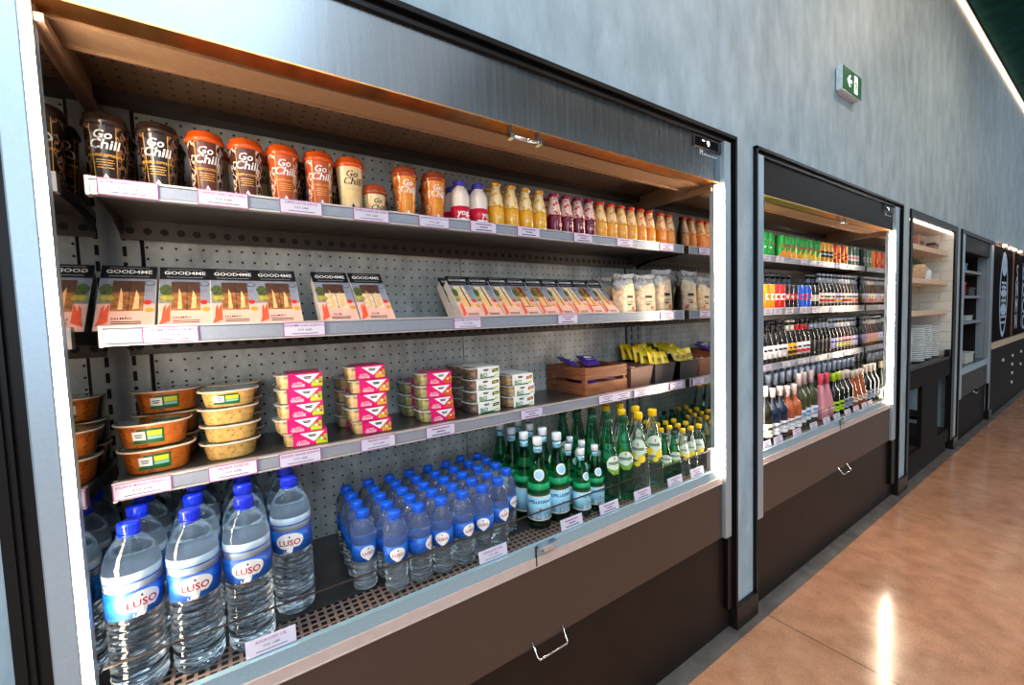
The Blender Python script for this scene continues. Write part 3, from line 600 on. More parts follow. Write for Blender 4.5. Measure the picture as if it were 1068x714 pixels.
front = [(-.187, 'espresso', 'tall black coffee cup with black lid standing against the left mirrored wall'), (-.104, 'espresso', 'tall black coffee cup with black lid beside the orange-lidded brown cup'),
         (-.020, 'cappuccino', 'dark brown coffee cup with orange lid beside the black-lidded cups'), (.059, 'cappuccino', 'dark brown coffee cup with orange lid beside the burnt orange cups'),
         (.137, 'latte', 'burnt orange coffee cup with orange lid beside the dark brown cups'), (.220, 'latte', 'burnt orange coffee cup with orange lid beside the cream-coloured cup'),
         (.298, 'cream', 'tall cream-coloured coffee cup with orange lid and dark lettering'), (.362, 'short', 'short cream coffee cup with rust lid, front of the top shelf'),
         (.452, 'caramel', 'amber coffee cup with rust lid beside the short cream cup'), (.543, 'caramel', 'amber coffee cup with rust lid beside the white yogurt bottles')]
for x, k, lb in front: place(CUPS[k], 'coffee_cup', lb, 'coffee cup', (x, CY, SURF[0]), R(random.uniform(-4, 4)), G)
for x, k, lb in ((-.187, 'espresso', 'black coffee cup in the second row behind the leftmost black cup'), (-.098, 'espresso', 'black coffee cup in the second row behind the other black cup'), (-.009, 'cream', 'cream cup in the second row behind the first brown cup'),
                 (.080, 'cream', 'cream cup in the second row behind the second brown cup'), (.169, 'espresso', 'black cup in the second row behind the first burnt orange cup'), (.258, 'espresso', 'black cup in the second row behind the second burnt orange cup'),
                 (.395, 'short', 'short cream cup half hidden in the second row beside an amber cup'), (.482, 'caramel', 'amber cup in the second row behind the first amber cup'), (.572, 'caramel', 'amber cup in the second row behind the second amber cup')):
    place(CUPS[k], 'coffee_cup', lb, 'coffee cup', (x, CY+.092, SURF[0]), R(random.uniform(-30, 30)), G)
# --- yogurt bottles
b = MB().lathe([(.028, 0), (.0305, .004), (.0305, .058), (.029, .062), (.031, .072), (.030, .092), (.024, .110), (.0165, .119), (.0165, .124)], 28)
c = MB().lathe([(.0185, .121), (.0195, .122), (.0195, .136), (.018, .139), (0, .1395)], 24)
for i in range(20): a = 2*PI*i/20; c.box(.0193*math.sin(a)-.0008, .0193*math.cos(a)-.0008, .122, .0193*math.sin(a)+.0008, .0193*math.cos(a)+.0008, .134)
l = MB().lathe([(.0312, .006), (.0312, .056)], 28)
t = MB().text('yog', .026, on_cyl(.0312, .036), 0, .1)
for a, w_ in ((-.5, .014), (0, .02), (.5, .012), (.9, .02), (-.9, .016)): t.flat(ell(w_, .012), on_cyl(.0312, .014, a))
YOG = kind_of([('bottle', b, ['milk_white'], None, None), ('cap', c, ['purple_cap'], None, None), ('label_band', l, ['red_label'], 0, None), ('lettering', t, ['white_ink'], 2, None)])
for x, y, rz, lb in ((.628, .2, -10, 'white yogurt bottle with purple cap and red label beside the amber cups'), (.694, .2, 24, 'white yogurt bottle with purple cap and red label beside the lemonade bottles'), (.636, .272, 0, 'white yogurt bottle in the second row behind the left yogurt bottle'), (.708, .272, 15, 'white yogurt bottle in the second row behind the right yogurt bottle')):
    place(YOG, 'yogurt_bottle', lb, 'yogurt', (x, y, SURF[0]), R(rz), 'yogurt bottles on the top shelf')
# --- juice bottles
def juice_kind(j, sl, cap):
    b = MB().lathe([(.024, 0), (.0275, .004), (.028, .03), (.0272, .066), (.0265, .072)], 24)
    u = MB().lathe([(.0266, .0725), (.0255, .082), (.021, .108), (.0165, .124), (.0155, .139)], 24)
    c = MB().lathe([(.0165, .139), (.0182, .1395), (.0182, .149), (.017, .1515), (0, .152)], 20)
    f = MB()
    for s in (0, 1):
        for a in (-.55, .55):
            gridpatch(f, .0014, .036, on_cyl(.0278, .032, a+s*PI), 0, 1)
        gridpatch(f, .030, .0014, on_cyl(.0278, .050, s*PI), 0, 5); gridpatch(f, .030, .0014, on_cyl(.0278, .014, s*PI), 0, 5)
        gridpatch(f, .016, .010, on_cyl(.0278, .036, s*PI), 0, 4)
    return kind_of([('bottle', b, ['juice_'+j], None, None), ('sleeve', u, ['sleeve_'+sl], 0, None), ('embossed_frame', f, ['sleeve_'+sl], 0, None), ('cap', c, [cap], None, None)])
JU = {'lemonade': juice_kind('lemonade', 'lemonade', 'cap_gold'), 'berry': juice_kind('berry', 'berry', 'cap_berry'), 'peach': juice_kind('peach', 'peach', 'cap_red'), 'mango': juice_kind('mango', 'mango', 'cap_red')}
seq = [('lemonade', .752+.0595*i, 'golden lemonade bottle with gold cap') for i in range(4)]+[('berry', x, 'dark berry juice bottle with crimson cap') for x in (1.0, 1.058, 1.116, 1.174)]+[('peach', 1.234+.060*i, 'pale peach juice bottle with red cap') for i in range(4)]+[('mango', x, 'bright orange juice bottle with red cap') for x in (1.474, 1.533, 1.612, 1.672)]
cnt = {}
for k, x, nm in seq:
    for row in range(2):
        n = cnt.get((k, row), 0); cnt[(k, row)] = n+1
        if row and (k == 'berry' and n == 3 or k == 'mango'): continue
        yy = .1995 if not row else .260
        place(JU[k], 'juice_bottle', nm+', %s from left, %s' % (NTH[n], 'front row' if not row else 'row behind'), 'juice bottle', (x*1.012+(.014 if row and k != 'mango' else 0), yy, SURF[0]), R(random.uniform(-25, 25)), 'juice bottles on the top shelf')
place(JU['mango'], 'juice_bottle', 'bright orange juice bottle standing back in the gap of the orange bottles', 'juice bottle', (1.590, .245, SURF[0]), 0, 'juice bottles on the top shelf')

# --- sandwiches in leaning cardboard packs
def sandwich_kind(bread, name, w=.096):
    dy, hz = .122, .134; L = math.hypot(dy, hz); ux, uz = dy/L, hz/L; nx, nz = -uz, ux
    body = MB().prism([(0, 0), (dy, hz), (dy+.02, hz-.02), (.052, 0)], 'x', -w/2, w/2)
    body.prism([(dy-.001, hz-.001), (dy+.0105, hz+.011), (dy+.013, hz+.009), (dy+.002, hz-.003)], 'x', -w/2, w/2, 1)
    fn = lambda d: (lambda x, s: (x, s*ux+nx*d, s*uz+nz*d))
    face = MB().flat(rect(w-.002, L*.42, 0, L*.215), fn(.0005)).flat(rect(w-.002, L*.46, 0, L*.655), fn(.0005), 1)
    band = MB().flat([(-w/2, L*.865), (w/2, L*.865), (w/2, L*1.10), (-w/2, L*1.10)], fn(.0010))
    band.text('GOOD4ME', .172*w, lambda x, y: fn(.0016)(x, L*.985+y), 1, 0, .98)
    for q in (.905, 1.06): band.flat(rect(w*.72, .0007, 0, L*q), fn(.0015), 1)
    win = MB()
    if name:
        win.flat(rect(w*.56, L*.52, .001, L*.56), fn(.0012)).flat(rect(w*.56, L*.20, .001, L*.72), fn(.0015), 4).flat([(-.014, L*.32), (-.006, L*.32), (-.008, L*.6), (-.012, L*.7)], fn(.0018), 1).flat([(.010, L*.32), (.02, L*.34), (.02, L*.55), (.014, L*.66)], fn(.0018), 1).flat(rect(.0012, L*.5, .003, L*.55), fn(.0018), 2)
    else:
        win.flat([(-w*.34, L*.83), (w*.16, L*.83), (w*.26, L*.27), (-w*.30, L*.27)], fn(.0012), 3).flat([(-w*.26, L*.52), (w*.18, L*.56), (w*.22, L*.29), (-w*.26, L*.29)], fn(.0018), 1).flat([(-.003, L*.82), (.001, L*.82), (.006, L*.3), (.002, L*.3)], fn(.0022), 2)  # lower window half: warm LED glow painted in with the filling colours
    leaf = MB().flat([(-w*.36+w*.13*math.cos(t)*(1+.10*math.sin(5*t)), L*.66+L*.10*math.sin(t)*(1+.08*math.sin(4*t))) for t in [2*PI*i/22 for i in range(22)]], fn(.0014))
    olive = MB().flat([(-w*.35+w*.14*math.cos(t)*(1+.06*math.sin(6*t)), L*.51+L*.06*math.sin(t)) for t in [2*PI*i/22 for i in range(22)]], fn(.0016))
    art = MB(); tom = MB(); stp = MB()
    art.flat([(-w*.48, L*.06), (-w*.36, L*.30), (-w*.28, L*.42), (-w*.28, L*.12)], fn(.0021), 0).flat([(-w*.44, L*.1), (-w*.41, L*.34), (-w*.36, L*.40), (-w*.37, L*.1)], fn(.0024), 0)
    tom.flat(ell(.014, L*.085, w*.36, L*.44, 12), fn(.0021), 0).flat(ell(.015, L*.08, w*.40, L*.31, 12), fn(.0021), 1)
    stp.flat(ell(.02, L*.10, w*.38, L*.78, 12), fn(.0021)).flat(ell(.015, L*.07, w*.38, L*.78, 12), fn(.0026), 1)
    lab = MB().flat(rect(w*.58, L*.17, .004, L*.13), fn(.0010), 1)
    if name: lab.text(name, .0088, lambda x, y: fn(.0016)(x-.006, L*.175+y))
    for k in range(2): lab.flat(rect(w*.5, .0026, .002, L*(.125-.03*k)), fn(.0015))
    return kind_of([('carton', body, ['pack_side', 'pack_black'], None, None), ('front_face', face, ['pack_pink', 'pack_pink' if False else 'pack_grey'], 0, None), ('brand_band', band, ['pack_black', 'white_ink'], 0, None), ('sandwich_window', win, [bread, 'filling_and_glow', 'pack_black', bread, 'window_top'], 0, None), ('leaf_print', leaf, ['leaf'], 0, None), ('olive_print', olive, ['olive_yellow'], 0, None), ('salmon_print', art, ['salmon'], 0, None), ('vegetable_print', tom, ['tomato', 'egg_orange'], 0, None), ('stamp_print', stp, ['stamp_grey', 'pack_grey'], 0, None), ('name_label', lab, ['black_ink', 'pack_pink'], 0, None)])
SW_S = sandwich_kind('bread', 'SALMÃO'); SW_C = sandwich_kind('pale_bread', 'CLUB'); SW_E = sandwich_kind('pale_bread', '', .078); SW_D = sandwich_kind('bread', '', .078)
G = 'leaning sandwich packs on the middle shelf'
YS = .172
for i, x in enumerate((-.180, -.079, .017, .111)):
    place(SW_S, 'sandwich_pack', 'salmon sandwich pack on dark bread, %s from the left mirrored wall' % NTH[i], 'sandwich', (x, YS, SURF[1]), 0, G)
for i, x in enumerate((.250, .350)):
    place(SW_C, 'sandwich_pack', ('club sandwich pack beside the last salmon sandwich', 'club sandwich pack right of the other club sandwich')[i], 'sandwich', (x, YS, SURF[1]), R(1), G)
for i in range(9):
    place(SW_D if i in (3, 4, 7) else SW_E, 'sandwich_pack', 'leaning sandwich pack, %s from left in the long row of nine' % NTH[i], 'sandwich', (.652+.0806*i, YS+.002*(i % 2), SURF[1]), 0, G)
for k in range(3):
    place(SW_E, 'sandwich_pack', 'pale sandwich pack leaning behind the left end of the long row, %s layer back' % NTH[k], 'sandwich', (.652, YS+.056*(k+1), SURF[1]), 0, G) if k < 1 else None
# --- bagged wraps
def wrap_kind(greens):
    b = MB().lathe([(.86, 0), (.98, .005), (1, .02), (.99, .06), (.96, .10), (.90, .118), (.84, .124)], 28, 0, sx=.046, sy=.026, power=.45)
    r9 = random.Random(9); b.v = [(x+.004*math.sin(z*90+y*80), y*(1+.18*math.sin(x*140+z*60)), z+.008*math.sin(x*60)*(z > .1)) for x, y, z in b.v]
    bag = MB().lathe([(1.0, .100), (1.06, .116), (.98, .128), (.86, .140), (1.0, .152), (1.05, .160)], 30, 0, sx=.047, sy=.018, power=.7)
    rnd = random.Random(3 if greens else 5)
    bag.v = [(x+rnd.uniform(-.005, .005), y+rnd.uniform(-.008, .008), z+(rnd.uniform(-.012, .014) if z > .13 else 0)) for x, y, z in bag.v]
    f = on_front(-.0285); l = MB().flat(rect(.034, .010, 0, .072), f).flat(rect(.034, .0022, .002, .050), f).flat(rect(.028, .006, 0, .040), f).flat(ell(.016, .018, .018, .024, 10), f, 1)
    parts = [('wrap', b, ['pale_bread'], None, None), ('plastic_bag', bag, ['cellophane'], 0, None), ('printed_label', l, ['black_ink', 'salmon'], 0, None)]
    if greens: parts.append(('greens', MB().lathe([(.3, .06), (1.02, .07), (1.02, .105), (.3, .112)], 10, 0, -1.0, -.3, sx=.043, sy=.027), ['leaf'], 0, None))
    return kind_of(parts)
WR, WR2 = wrap_kind(False), wrap_kind(True)
for x, y, k, rz, lb in ((1.398, .215, WR, 8, 'bagged wrap beside the last leaning sandwich'), (1.525, .215, WR, -4, 'bagged wrap in the middle of the three'), (1.652, .215, WR, 4, 'bagged wrap with tall twisted top near the right mirrored wall'), (1.41, .345, WR, 10, 'bagged wrap half hidden in the back row, left'), (1.545, .345, WR, -10, 'bagged wrap half hidden in the back row, right')):
    place(k, 'wrap_bag', lb, 'wrap', (x, y, SURF[1]), R(rz), 'plastic-bagged wraps on the middle shelf', sc=(1.24, 1.1, 1.16 if x > 1.6 else 1.0))

# --- oval tubs
def tub_kind(foodm, h, sx, sy, label=True, film='lid_film'):
    b = MB().lathe([(.80, 0), (.84, .003), (.95, h-.004), (.97, h-.001)], 40, 0, sx=sx, sy=sy, power=.85)
    vs = []
    for i, (x, y, zz) in enumerate(b.v):
        a = math.atan2(x/sx, -y/sy); q = 1-.018*(math.cos(a*9) > .75)*(abs(a) > .75); vs.append((x*q, y*q, zz))
    b.v = vs
    rim = MB().lathe([(.95, h-.0035), (1.08, h-.003), (1.09, h-.001), (1.08, h+.0008), (.95, h+.001)], 40, 0, sx=sx, sy=sy, power=.85)
    lid = MB().lathe([(1.04, h+.001), (1.03, h+.0018), (.9, h+.0016), (.4, h+.0016), (0, h+.0016)], 40, 0, sx=sx, sy=sy, power=.85)
    parts = [('tub', b, [foodm], None, None), ('rim', rim, ['tub_rim'], None, None), ('lid', lid, [film], None, None)]
    if label:
        l = MB(); cfn = lambda dr: (lambda x, y: ((lambda a, zz: (sx*(.86+.1*zz/h)*math.sin(a)*(1+dr), -sy*(.86+.1*zz/h)*math.cos(a)*(1+dr)-.0006, zz))(x/sx*1.02+label_a, h*.5+y)))
        label_a = -.12
        gridpatch(l, .066, h*.62, cfn(.010), 0, 8); gridpatch(l, .066, .0001, cfn(.01), 0, 1)
        gridpatch(l, .026, h*.36, (lambda g: lambda x, y: g(x-.015, y+h*.03))(cfn(.022)), 1, 4); gridpatch(l, .027, h*.22, (lambda g: lambda x, y: g(x+.015, y+h*.11))(cfn(.022)), 2, 4); gridpatch(l, .027, h*.12, (lambda g: lambda x, y: g(x+.015, y-h*.08))(cfn(.022)), 3, 4)
        for k in range(2): gridpatch(l, .016-.003*k, .0022, (lambda g, kk: lambda x, y: g(x-.015, y+h*.07-kk*.005))(cfn(.032), k), 4, 2)
        parts.append(('front_label', l, ['label_green', 'white', 'label_lime', 'label_aqua', 'black_ink'], 0, None))
    return kind_of(parts)
TO = tub_kind('pasta_orange', .054, .066, .052); TY = tub_kind('rice_yellow', .040, .060, .050, False); TYL = tub_kind('rice_yellow', .040, .060, .050, True)
G = 'oval food tubs on the third shelf'
for i in range(2): place(TO, 'oval_tub', ('lower', 'upper')[i]+' orange pasta tub of the front two-high stack at the left', 'food tub', (-.152-.004*i, .258+.006*i, SURF[2]+.0572*i), R(4-6*i), G)
for i in range(3): place(TO, 'oval_tub', ('lowest', 'middle', 'top')[i]+' orange pasta tub of the back three-high stack at the left', 'food tub', (-.146+.003*i, .380, SURF[2]+.0572*i), R(3*i-2), G)
for i in range(4): place(TYL if i == 3 else TY, 'oval_tub', ('lowest', 'second', 'third', 'top')[i]+' yellow rice tub of the front four-high stack', 'food tub', (-.012+.003*(i % 2), .262, SURF[2]+.0422*i), R((2, -1, 3, -2)[i]), G)
for i in range(4): place(TY, 'oval_tub', ('lowest', 'second', 'third', 'top')[i]+' yellow rice tub of the stack behind the front yellow stack', 'food tub', (.004, .384, SURF[2]+.0425*i), R((0, 3, -2, 2)[i]), G)
# --- salad tubs with printed cardboard sleeves
def sleeved_kind(foodm, style, h=.036, sx=.053, sy=.047, wd=.082):
    b = MB().lathe([(.86, 0), (.9, .003), (.96, h-.004), (.97, h-.001)], 36, 0, sx=sx, sy=sy, power=.55)
    rim = MB().lathe([(.95, h-.003), (1.07, h-.0025), (1.08, h-.001), (1.07, h), (.95, h+.0002)], 36, 0, sx=sx, sy=sy, power=.6)
    lid = MB().lathe([(1.0, h), (.9, h+.0006), (.86, h+.0014), (0, h+.0015)], 36, 0, sx=sx, sy=sy, power=.6)
    yf = -sy*1.10; ox = .012
    s = MB().box(ox-wd/2, yf, .0008, ox+wd/2, yf+.0008, h+.0022).box(ox-wd/2, yf, h+.0022, ox+wd/2, sy*1.02, h+.003)
    p = MB(); f1, f2 = on_front(yf-.0005, ox), on_front(yf-.0010, ox)
    if style[0] == 'veg':
        p.flat([(-wd*.30, h-.0005), (wd*.42, h-.0005), (wd*.10, h*.30)], f1).flat([(wd*.16, .002), (wd*.5, .002), (wd*.5, h*.72), (wd*.40, h*.72), (wd*.18, h*.42)], f1, 1).flat(rect(wd*.3, h*.16, wd*.31, h*.22), f2, 3)
        for q, zz, mi in ((.26, .55, 4), (.36, .66, 5), (.44, .5, 4), (.33, .42, 0), (.43, .36, 5)): p.flat(ell(.007, .006, wd*q, h*zz, 8), on_front(yf-.0014, ox), mi)
        p.text('VEGGIE', .0098, lambda x, y: f2(x-wd*.22, h*.20+y), 0, 0, .95); p.text('LA VITA', .0062, lambda x, y: f2(x-wd*.24, h*.40+y))
        for k in range(2): p.flat(rect(wd*(.24-.05*k), .0026, wd*.06, h*(.80-k*.10)), f2, 2)
        mats = ['white', style[1], 'black_ink', style[2], 'salad_green', 'tomato']; sm = 'veg_pink'
    else:
        p.text('BiO', .019, lambda x, y: f2(x-wd*.24, h*.30+y), 1); p.flat([(-wd*.42, .001), (wd*.2, .001), (wd*.34, h*.16), (-wd*.38, h*.10)], f1, 1)
        p.flat([(wd*.16, h*.50), (wd*.44, h*.58), (wd*.46, h*.88), (wd*.18, h*.80)], f1, 3).flat(rect(wd*.18, h*.10, wd*.31, h*.68), f2, 4).flat(rect(wd*.16, h*.14, wd*.36, h*.24), f1, 4)
        for k in range(2): p.flat(rect(wd*(.24-.05*k), .0026, -wd*.12, h*(.84-k*.10)), f2, 2)
        mats = ['white', 'bio_green', 'black_ink', style[1], 'label_lime']; sm = 'white'
    return kind_of([('tub', b, [foodm], None, None), ('rim', rim, ['tub_clear'], None, None), ('lid', lid, ['lid_clear'], None, None), ('sleeve', s, [sm], None, None), ('sleeve_print', p, mats, 3, None)])
V1 = sleeved_kind('salad_mix', ('veg', 'veg_lime', 'label_lime')); V2 = sleeved_kind('salad_mix', ('veg', 'veg_orange', 'gold_ink')); V3 = sleeved_kind('salad_green', ('veg', 'veg_tomato', 'lid_orange'))
B1 = sleeved_kind('quinoa', ('bio', 'bio_badge'), wd=.088); B2 = sleeved_kind('chicken_salad', ('bio', 'bio_pink'), wd=.088)
def stack(proto, n, x, y, lb, jit=.004, dz=.0392):
    nm = {3: ('lowest', 'middle', 'top'), 4: ('lowest', 'second', 'third', 'top'), 5: ('lowest', 'second', 'middle', 'fourth', 'top'), 1: ('single',)}[n]
    r = random.Random(int(x*1000))
    for i in range(n): place(proto, 'salad_tub', nm[i]+' '+lb, 'salad tub', (x+r.uniform(-jit, jit), y+r.uniform(-.003, .003), SURF[2]+dz*i), R(r.uniform(-4, 4)), 'sleeved salad tubs stacked on the third shelf')
stack(V1, 5, .143, .258, 'pink-sleeved salad tub with lime corner in the first five-high stack', .012, .0385)
stack(V1, 4, .150, .376, 'salad tub hidden behind the first pink stack')
stack(V2, 5, .322, .268, 'pink-sleeved salad tub with orange corner in the second five-high stack', .008, .0395)
stack(V2, 4, .316, .385, 'salad tub behind the second pink stack')
stack(V3, 4, .530, .272, 'pink-sleeved salad tub with red-orange corner in the four-high stack', .005)
stack(V3, 3, .520, .386, 'green salad tub behind the third pink stack')
stack(B1, 4, .710, .275, 'white-sleeved salad tub with dark badge in the left white stack', .004)
stack(B1, 4, .715, .39, 'white-sleeved salad tub behind the left white stack')
stack(B2, 3, .858, .278, 'white-sleeved salad tub with magenta badge in the right white stack', .005)
stack(B2, 3, .862, .39, 'white-sleeved salad tub behind the right white stack')
# --- wooden crate
cr = []
w2, d2, hc = .120, .115, .112
for sx in (-1, 1):
    for sy in (-1, 1): cr.append(('corner_post', MB().box(sx*w2-sx*.016, sy*d2-sy*.016, .004, sx*w2, sy*d2, hc), ['crate_wood'], None, None))
for z0, z1 in ((.0, .048), (.062, .110)):
    for sy in (-1, 1): cr.append(('slat', MB().box(-w2-.003, sy*d2+(0 if sy > 0 else -.006), z0, w2+.003, sy*d2+(.006 if sy > 0 else 0), z1, 0, .001), ['crate_wood'], None, None))
    for sx in (-1, 1): cr.append(('slat', MB().box(sx*w2+(0 if sx > 0 else -.006), -d2, z0, sx*w2+(.006 if sx > 0 else 0), d2, z1, 0, .001), ['crate_wood'], None, None))
cr.append(('crate_bottom', MB().box(-w2, -d2, 0, w2, d2, .004), ['crate_wood'], None, None))
place(kind_of(cr), 'wooden_crate', 'brown slatted wooden crate holding purple packets on the third shelf', 'crate', (1.276, .325, SURF[2]), 0)
def packet_kind(col, mark, w=.05, h=.075):
    nx, ny = 8, 10; vs, fs = [], []; rnd = random.Random(11)
    for s in (1, -1):
        for j in range(ny+1):
            for i in range(nx+1):
                u, v = i/nx*2-1, j/ny*2-1; puff = max(0, (1-u**4)*(1-abs(v)**3))*.009
                vs.append((u*w/2, -s*puff+rnd.uniform(-.0006, .0006), v*h/2+(.0012*(-1)**i if abs(v) == 1 else 0)))
    for s in range(2):
        o = s*(nx+1)*(ny+1)
        for j in range(ny):
            for i in range(nx): a = o+j*(nx+1)+i; fs.append((a, a+1, a+nx+2, a+nx+1))
    b = MB().add(vs, fs, 0, True); p = MB(); f = on_front(-.0100)
    if mark == 'm': p.text('m', .036, f, 1)
    else: p.flat(ell(w*.5, h*.22, 0, h*.1, 14), f, 0).flat(rect(w*.5, .004, 0, -h*.12), f, 0)
    return kind_of([('packet', b, [col], None, None), ('packet_print', p, ['white_ink', 'black_ink'], 0, None)])
PK, CY_, RD, WP = packet_kind('choc_purple', 'o', .078, .10), packet_kind('candy_yellow', 'm'), packet_kind('candy_red', 'o', .045, .06), packet_kind('wrap_pink', 'o', .06, .08)
G = 'chocolate packets in the wooden crate'
zb = SURF[2]
for x, y, zz, rx, rz, k, lb in ((1.215, .372, .124, -66, 34, PK, 'purple packet on top at the left of the wooden crate'), (1.300, .335, .124, -70, -16, PK, 'purple packet on top in the middle of the wooden crate'), (1.235, .285, .048, -84, 10, PK, 'purple packet low in the crate showing between slats'),
                           (1.338, .268, .050, -84, 20, WP, 'pink packet low in the crate showing between front slats'), (1.29, .385, .042, -86, 0, PK, 'purple packet lying at the back of the crate')):
    place(k, 'chocolate_packet', lb, 'packet', (x, y, zb+zz), R(rz), G, R(rx))
# --- candy bins
def bin_kind(col, wt=.075, dt=.115, hb=.088):
    k = .84; o = [(-wt, -dt), (wt, -dt), (wt, dt), (-wt, dt)]; th = .004
    ring = lambda s, zz, e=0: [(x*s-math.copysign(e, x), y*(s+.06 if s < 1 else s)-math.copysign(e, y), zz) for x, y in o]
    vs = ring(k, 0)+ring(1, hb)+ring(1, hb, th)+ring(k, .004, th)
    fs = [(0, 3, 2, 1)]+[(i, (i+1) % 4, (i+1) % 4+4, i+4) for i in range(4)]+[(i+4, (i+1) % 4+4, (i+1) % 4+8, i+8) for i in range(4)]+[(i+8, (i+1) % 4+8, (i+1) % 4+12, i+12) for i in range(4)]+[(12, 13, 14, 15)]
    rim = MB()
    rim.tube(ring(1.0, hb), .0022, 6, 0, True)
    return kind_of([('bin_body', MB().add(vs, fs), [col], None, None), ('bin_rim', rim, [col], None, None)])
place(bin_kind('bin_brown'), 'candy_bin', 'brown tapered bin beside the wooden crate holding red packets', 'bin', (1.488, .31, zb), 0, 'candy bins on the third shelf')
place(bin_kind('bin_dark'), 'candy_bin', 'dark grey tapered bin heaped with yellow packets', 'bin', (1.652, .31, zb), 0, 'candy bins on the third shelf')
for i, (x, y, rz) in enumerate(((1.455, .25, 10), (1.495, .25, -10), (1.518, .285, 60), (1.462, .31, 80), (1.512, .32, 20))):
    place(RD, 'candy_packet', 'small red packet in the brown bin, %s' % ('front left', 'front middle', 'front right', 'back left', 'back right')[i], 'packet', (x, y, zb+.070), R(rz), 'red packets in the brown bin', R(-78))
rnd = random.Random(5); n = 0
for row, y in enumerate((.238, .276, .315, .352, .385)):
    for c in range(3):
        x = 1.603+.0475*c+rnd.uniform(-.002, .002); tall = .106+.009*min(row, 3)+rnd.uniform(-.004, .004)
        place(CY_, 'candy_packet', 'yellow packet in the dark bin, %s row from the front, %s' % (NTH[row], ('left', 'middle', 'right')[c]), 'packet', (x, y, zb+tall), R(rnd.uniform(-22, 22)), 'yellow candy packets heaped in the dark bin', R(rnd.uniform(-30, -14)), R(rnd.uniform(-12, 12)))

# --- water bottles
def ringed(z0, z1, r, n, amp):
    out = []; st = (z1-z0)/n
    for i in range(n):
        for k in range(6): out.append((r-amp*(.5-.5*math.cos(2*PI*k/6)), z0+st*(i+k/6)))
    return out
def water_kind(big):
    if big:
        prof = [(.026, .002), (.034, 0), (.041, .006), (.043, .014)]+ringed(.016, .148, .0438, 10, .0030)+[(.0432, .150), (.0434, .235), (.0438, .240), (.0425, .252), (.036, .272), (.026, .288), (.0165, .299), (.0145, .303), (.0145, .308)]
        b = MB().lathe(prof, 32)
        rr = random.Random(2)
        b.v = [(x*(1+.016*math.sin(z*330+math.atan2(y, x)*3+1.7*math.sin(math.atan2(y, x)*5))), y*(1+.016*math.sin(z*330+math.atan2(y, x)*3+1.7*math.sin(math.atan2(y, x)*5))), z) if z < .148 else (x, y, z) for x, y, z in b.v]
        c = MB().lathe([(.0165, .304), (.0172, .305), (.0172, .321), (.016, .3235), (0, .324)], 24).lathe([(.0165, .299), (.0178, .2995), (.0178, .3025), (.0165, .303)], 24)
        R_, l0, l1, l2, tx, cap, pet = .0440, .155, .206, .238, .0190, 'blue_cap', 'water_pet'
    else:
        prof = [(.016, .002), (.022, 0), (.0285, .005), (.0298, .010)]+ringed(.012, .072, .0300, 5, .0022)+[(.0298, .074), (.0302, .075), (.0302, .128), (.0306, .132), (.0306, .146), (.0290, .151), (.0306, .156), (.0302, .164), (.027, .173), (.0205, .1805), (.0155, .184), (.0140, .1855), (.0140, .188)]
        b = MB().lathe(prof, 24)
        c = MB().lathe([(.0150, .185), (.0157, .186), (.0157, .2015), (.0145, .2035), (0, .204)], 20).lathe([(.0142, .181), (.0158, .1815), (.0158, .184), (.0142, .1845)], 20)
        R_, l0, l1, l2, tx, cap, pet = .0307, .079, .122, .122, .0116, 'blue_cap_small', 'water_pet_small'
    for i in range(24):
        a = 2*PI*i/24; q = .0173 if big else .0158; z0, z1 = (.307, .319) if big else (.188, .200)
        c.box(q*math.sin(a)-.0006, q*math.cos(a)-.0006, z0, q*math.sin(a)+.0006, q*math.cos(a)+.0006, z1)
    l = MB().lathe([(R_+.0004, l0), (R_+.0004, l1)], 36)
    e = MB(); f = on_cyl(R_+.0004, (l0+l1)/2); hh = l1-l0
    # the pale shield: an oval that runs to a point at the bottom
    W, T, Bm = (hh*1.16, hh*.42, -hh*.50) if big else (hh*.88, hh*.42, -hh*.48)
    shield = [(W*.5*math.cos(t), T*.15+T*.85*math.sin(t)) for t in [PI*i/16 for i in range(17)]]+[(-W*.48, -hh*.06), (-W*.36, -hh*.22), (0, Bm), (W*.36, -hh*.22), (W*.48, -hh*.06)]
    e.patch(shield, f, 0, 6)
    bc = MB()
    gridpatch(bc, R_*.45, hh*.5, lambda x, y: f(x+R_*1.75, y), 0, 3)
    for i in range(5): gridpatch(bc, R_*.03, hh*.3, (lambda k: lambda x, y: on_cyl(R_+.0008, (l0+l1)/2)(x+R_*(1.6+.07*k), y))(i), 1, 1)
    t = MB().text('LUSO', tx, (lambda g: lambda x, y: g(x, y-hh*.02))(on_cyl(R_+.0012, (l0+l1)/2)), 0, 0, 1.0)
    g3 = on_cyl(R_+.0012, (l0+l1)/2)
    t.flat([(-.0018, hh*.22), (.0018, hh*.22), (0, hh*.34)], g3, 1).flat(ell(hh*.07, hh*.09, 0, hh*.26, 8), g3, 1)
    if big: t.text('1,5Le', .0085, lambda x, y: g3(x-.006, y-hh*.42), 2)
    parts = [('bottle', b, [pet], None, None), ('cap', c, [cap], None, None), ('label_band', l, ['luso_blue'], 0, None), ('shield', e, ['white'], 2, None), ('barcode', bc, ['white', 'pell_navy'], 2, None), ('lettering', t, ['luso_red', 'black_ink', 'white_ink'], 2, None)]
    if big:
        u = MB().lathe([(R_+.0003, l1+.0004), (R_+.0003, l2)], 36).lathe([(R_+.0006, l1+.014), (R_+.0006, l1+.017)], 36, 1)
        parts.append(('upper_band', u, ['luso_light', 'luso_blue'], 0, None))
    return kind_of(parts)
WB, WS = water_kind(True), water_kind(False)
G = 'large water bottles at the left of the bottom deck'
cols = [(-.182, (.071, .162, .253, .344)), (-.088, (.067, .158, .249, .340)), (.005, (.067, .158, .249, .340)), (.098, (.137, .228, .319, .405))]
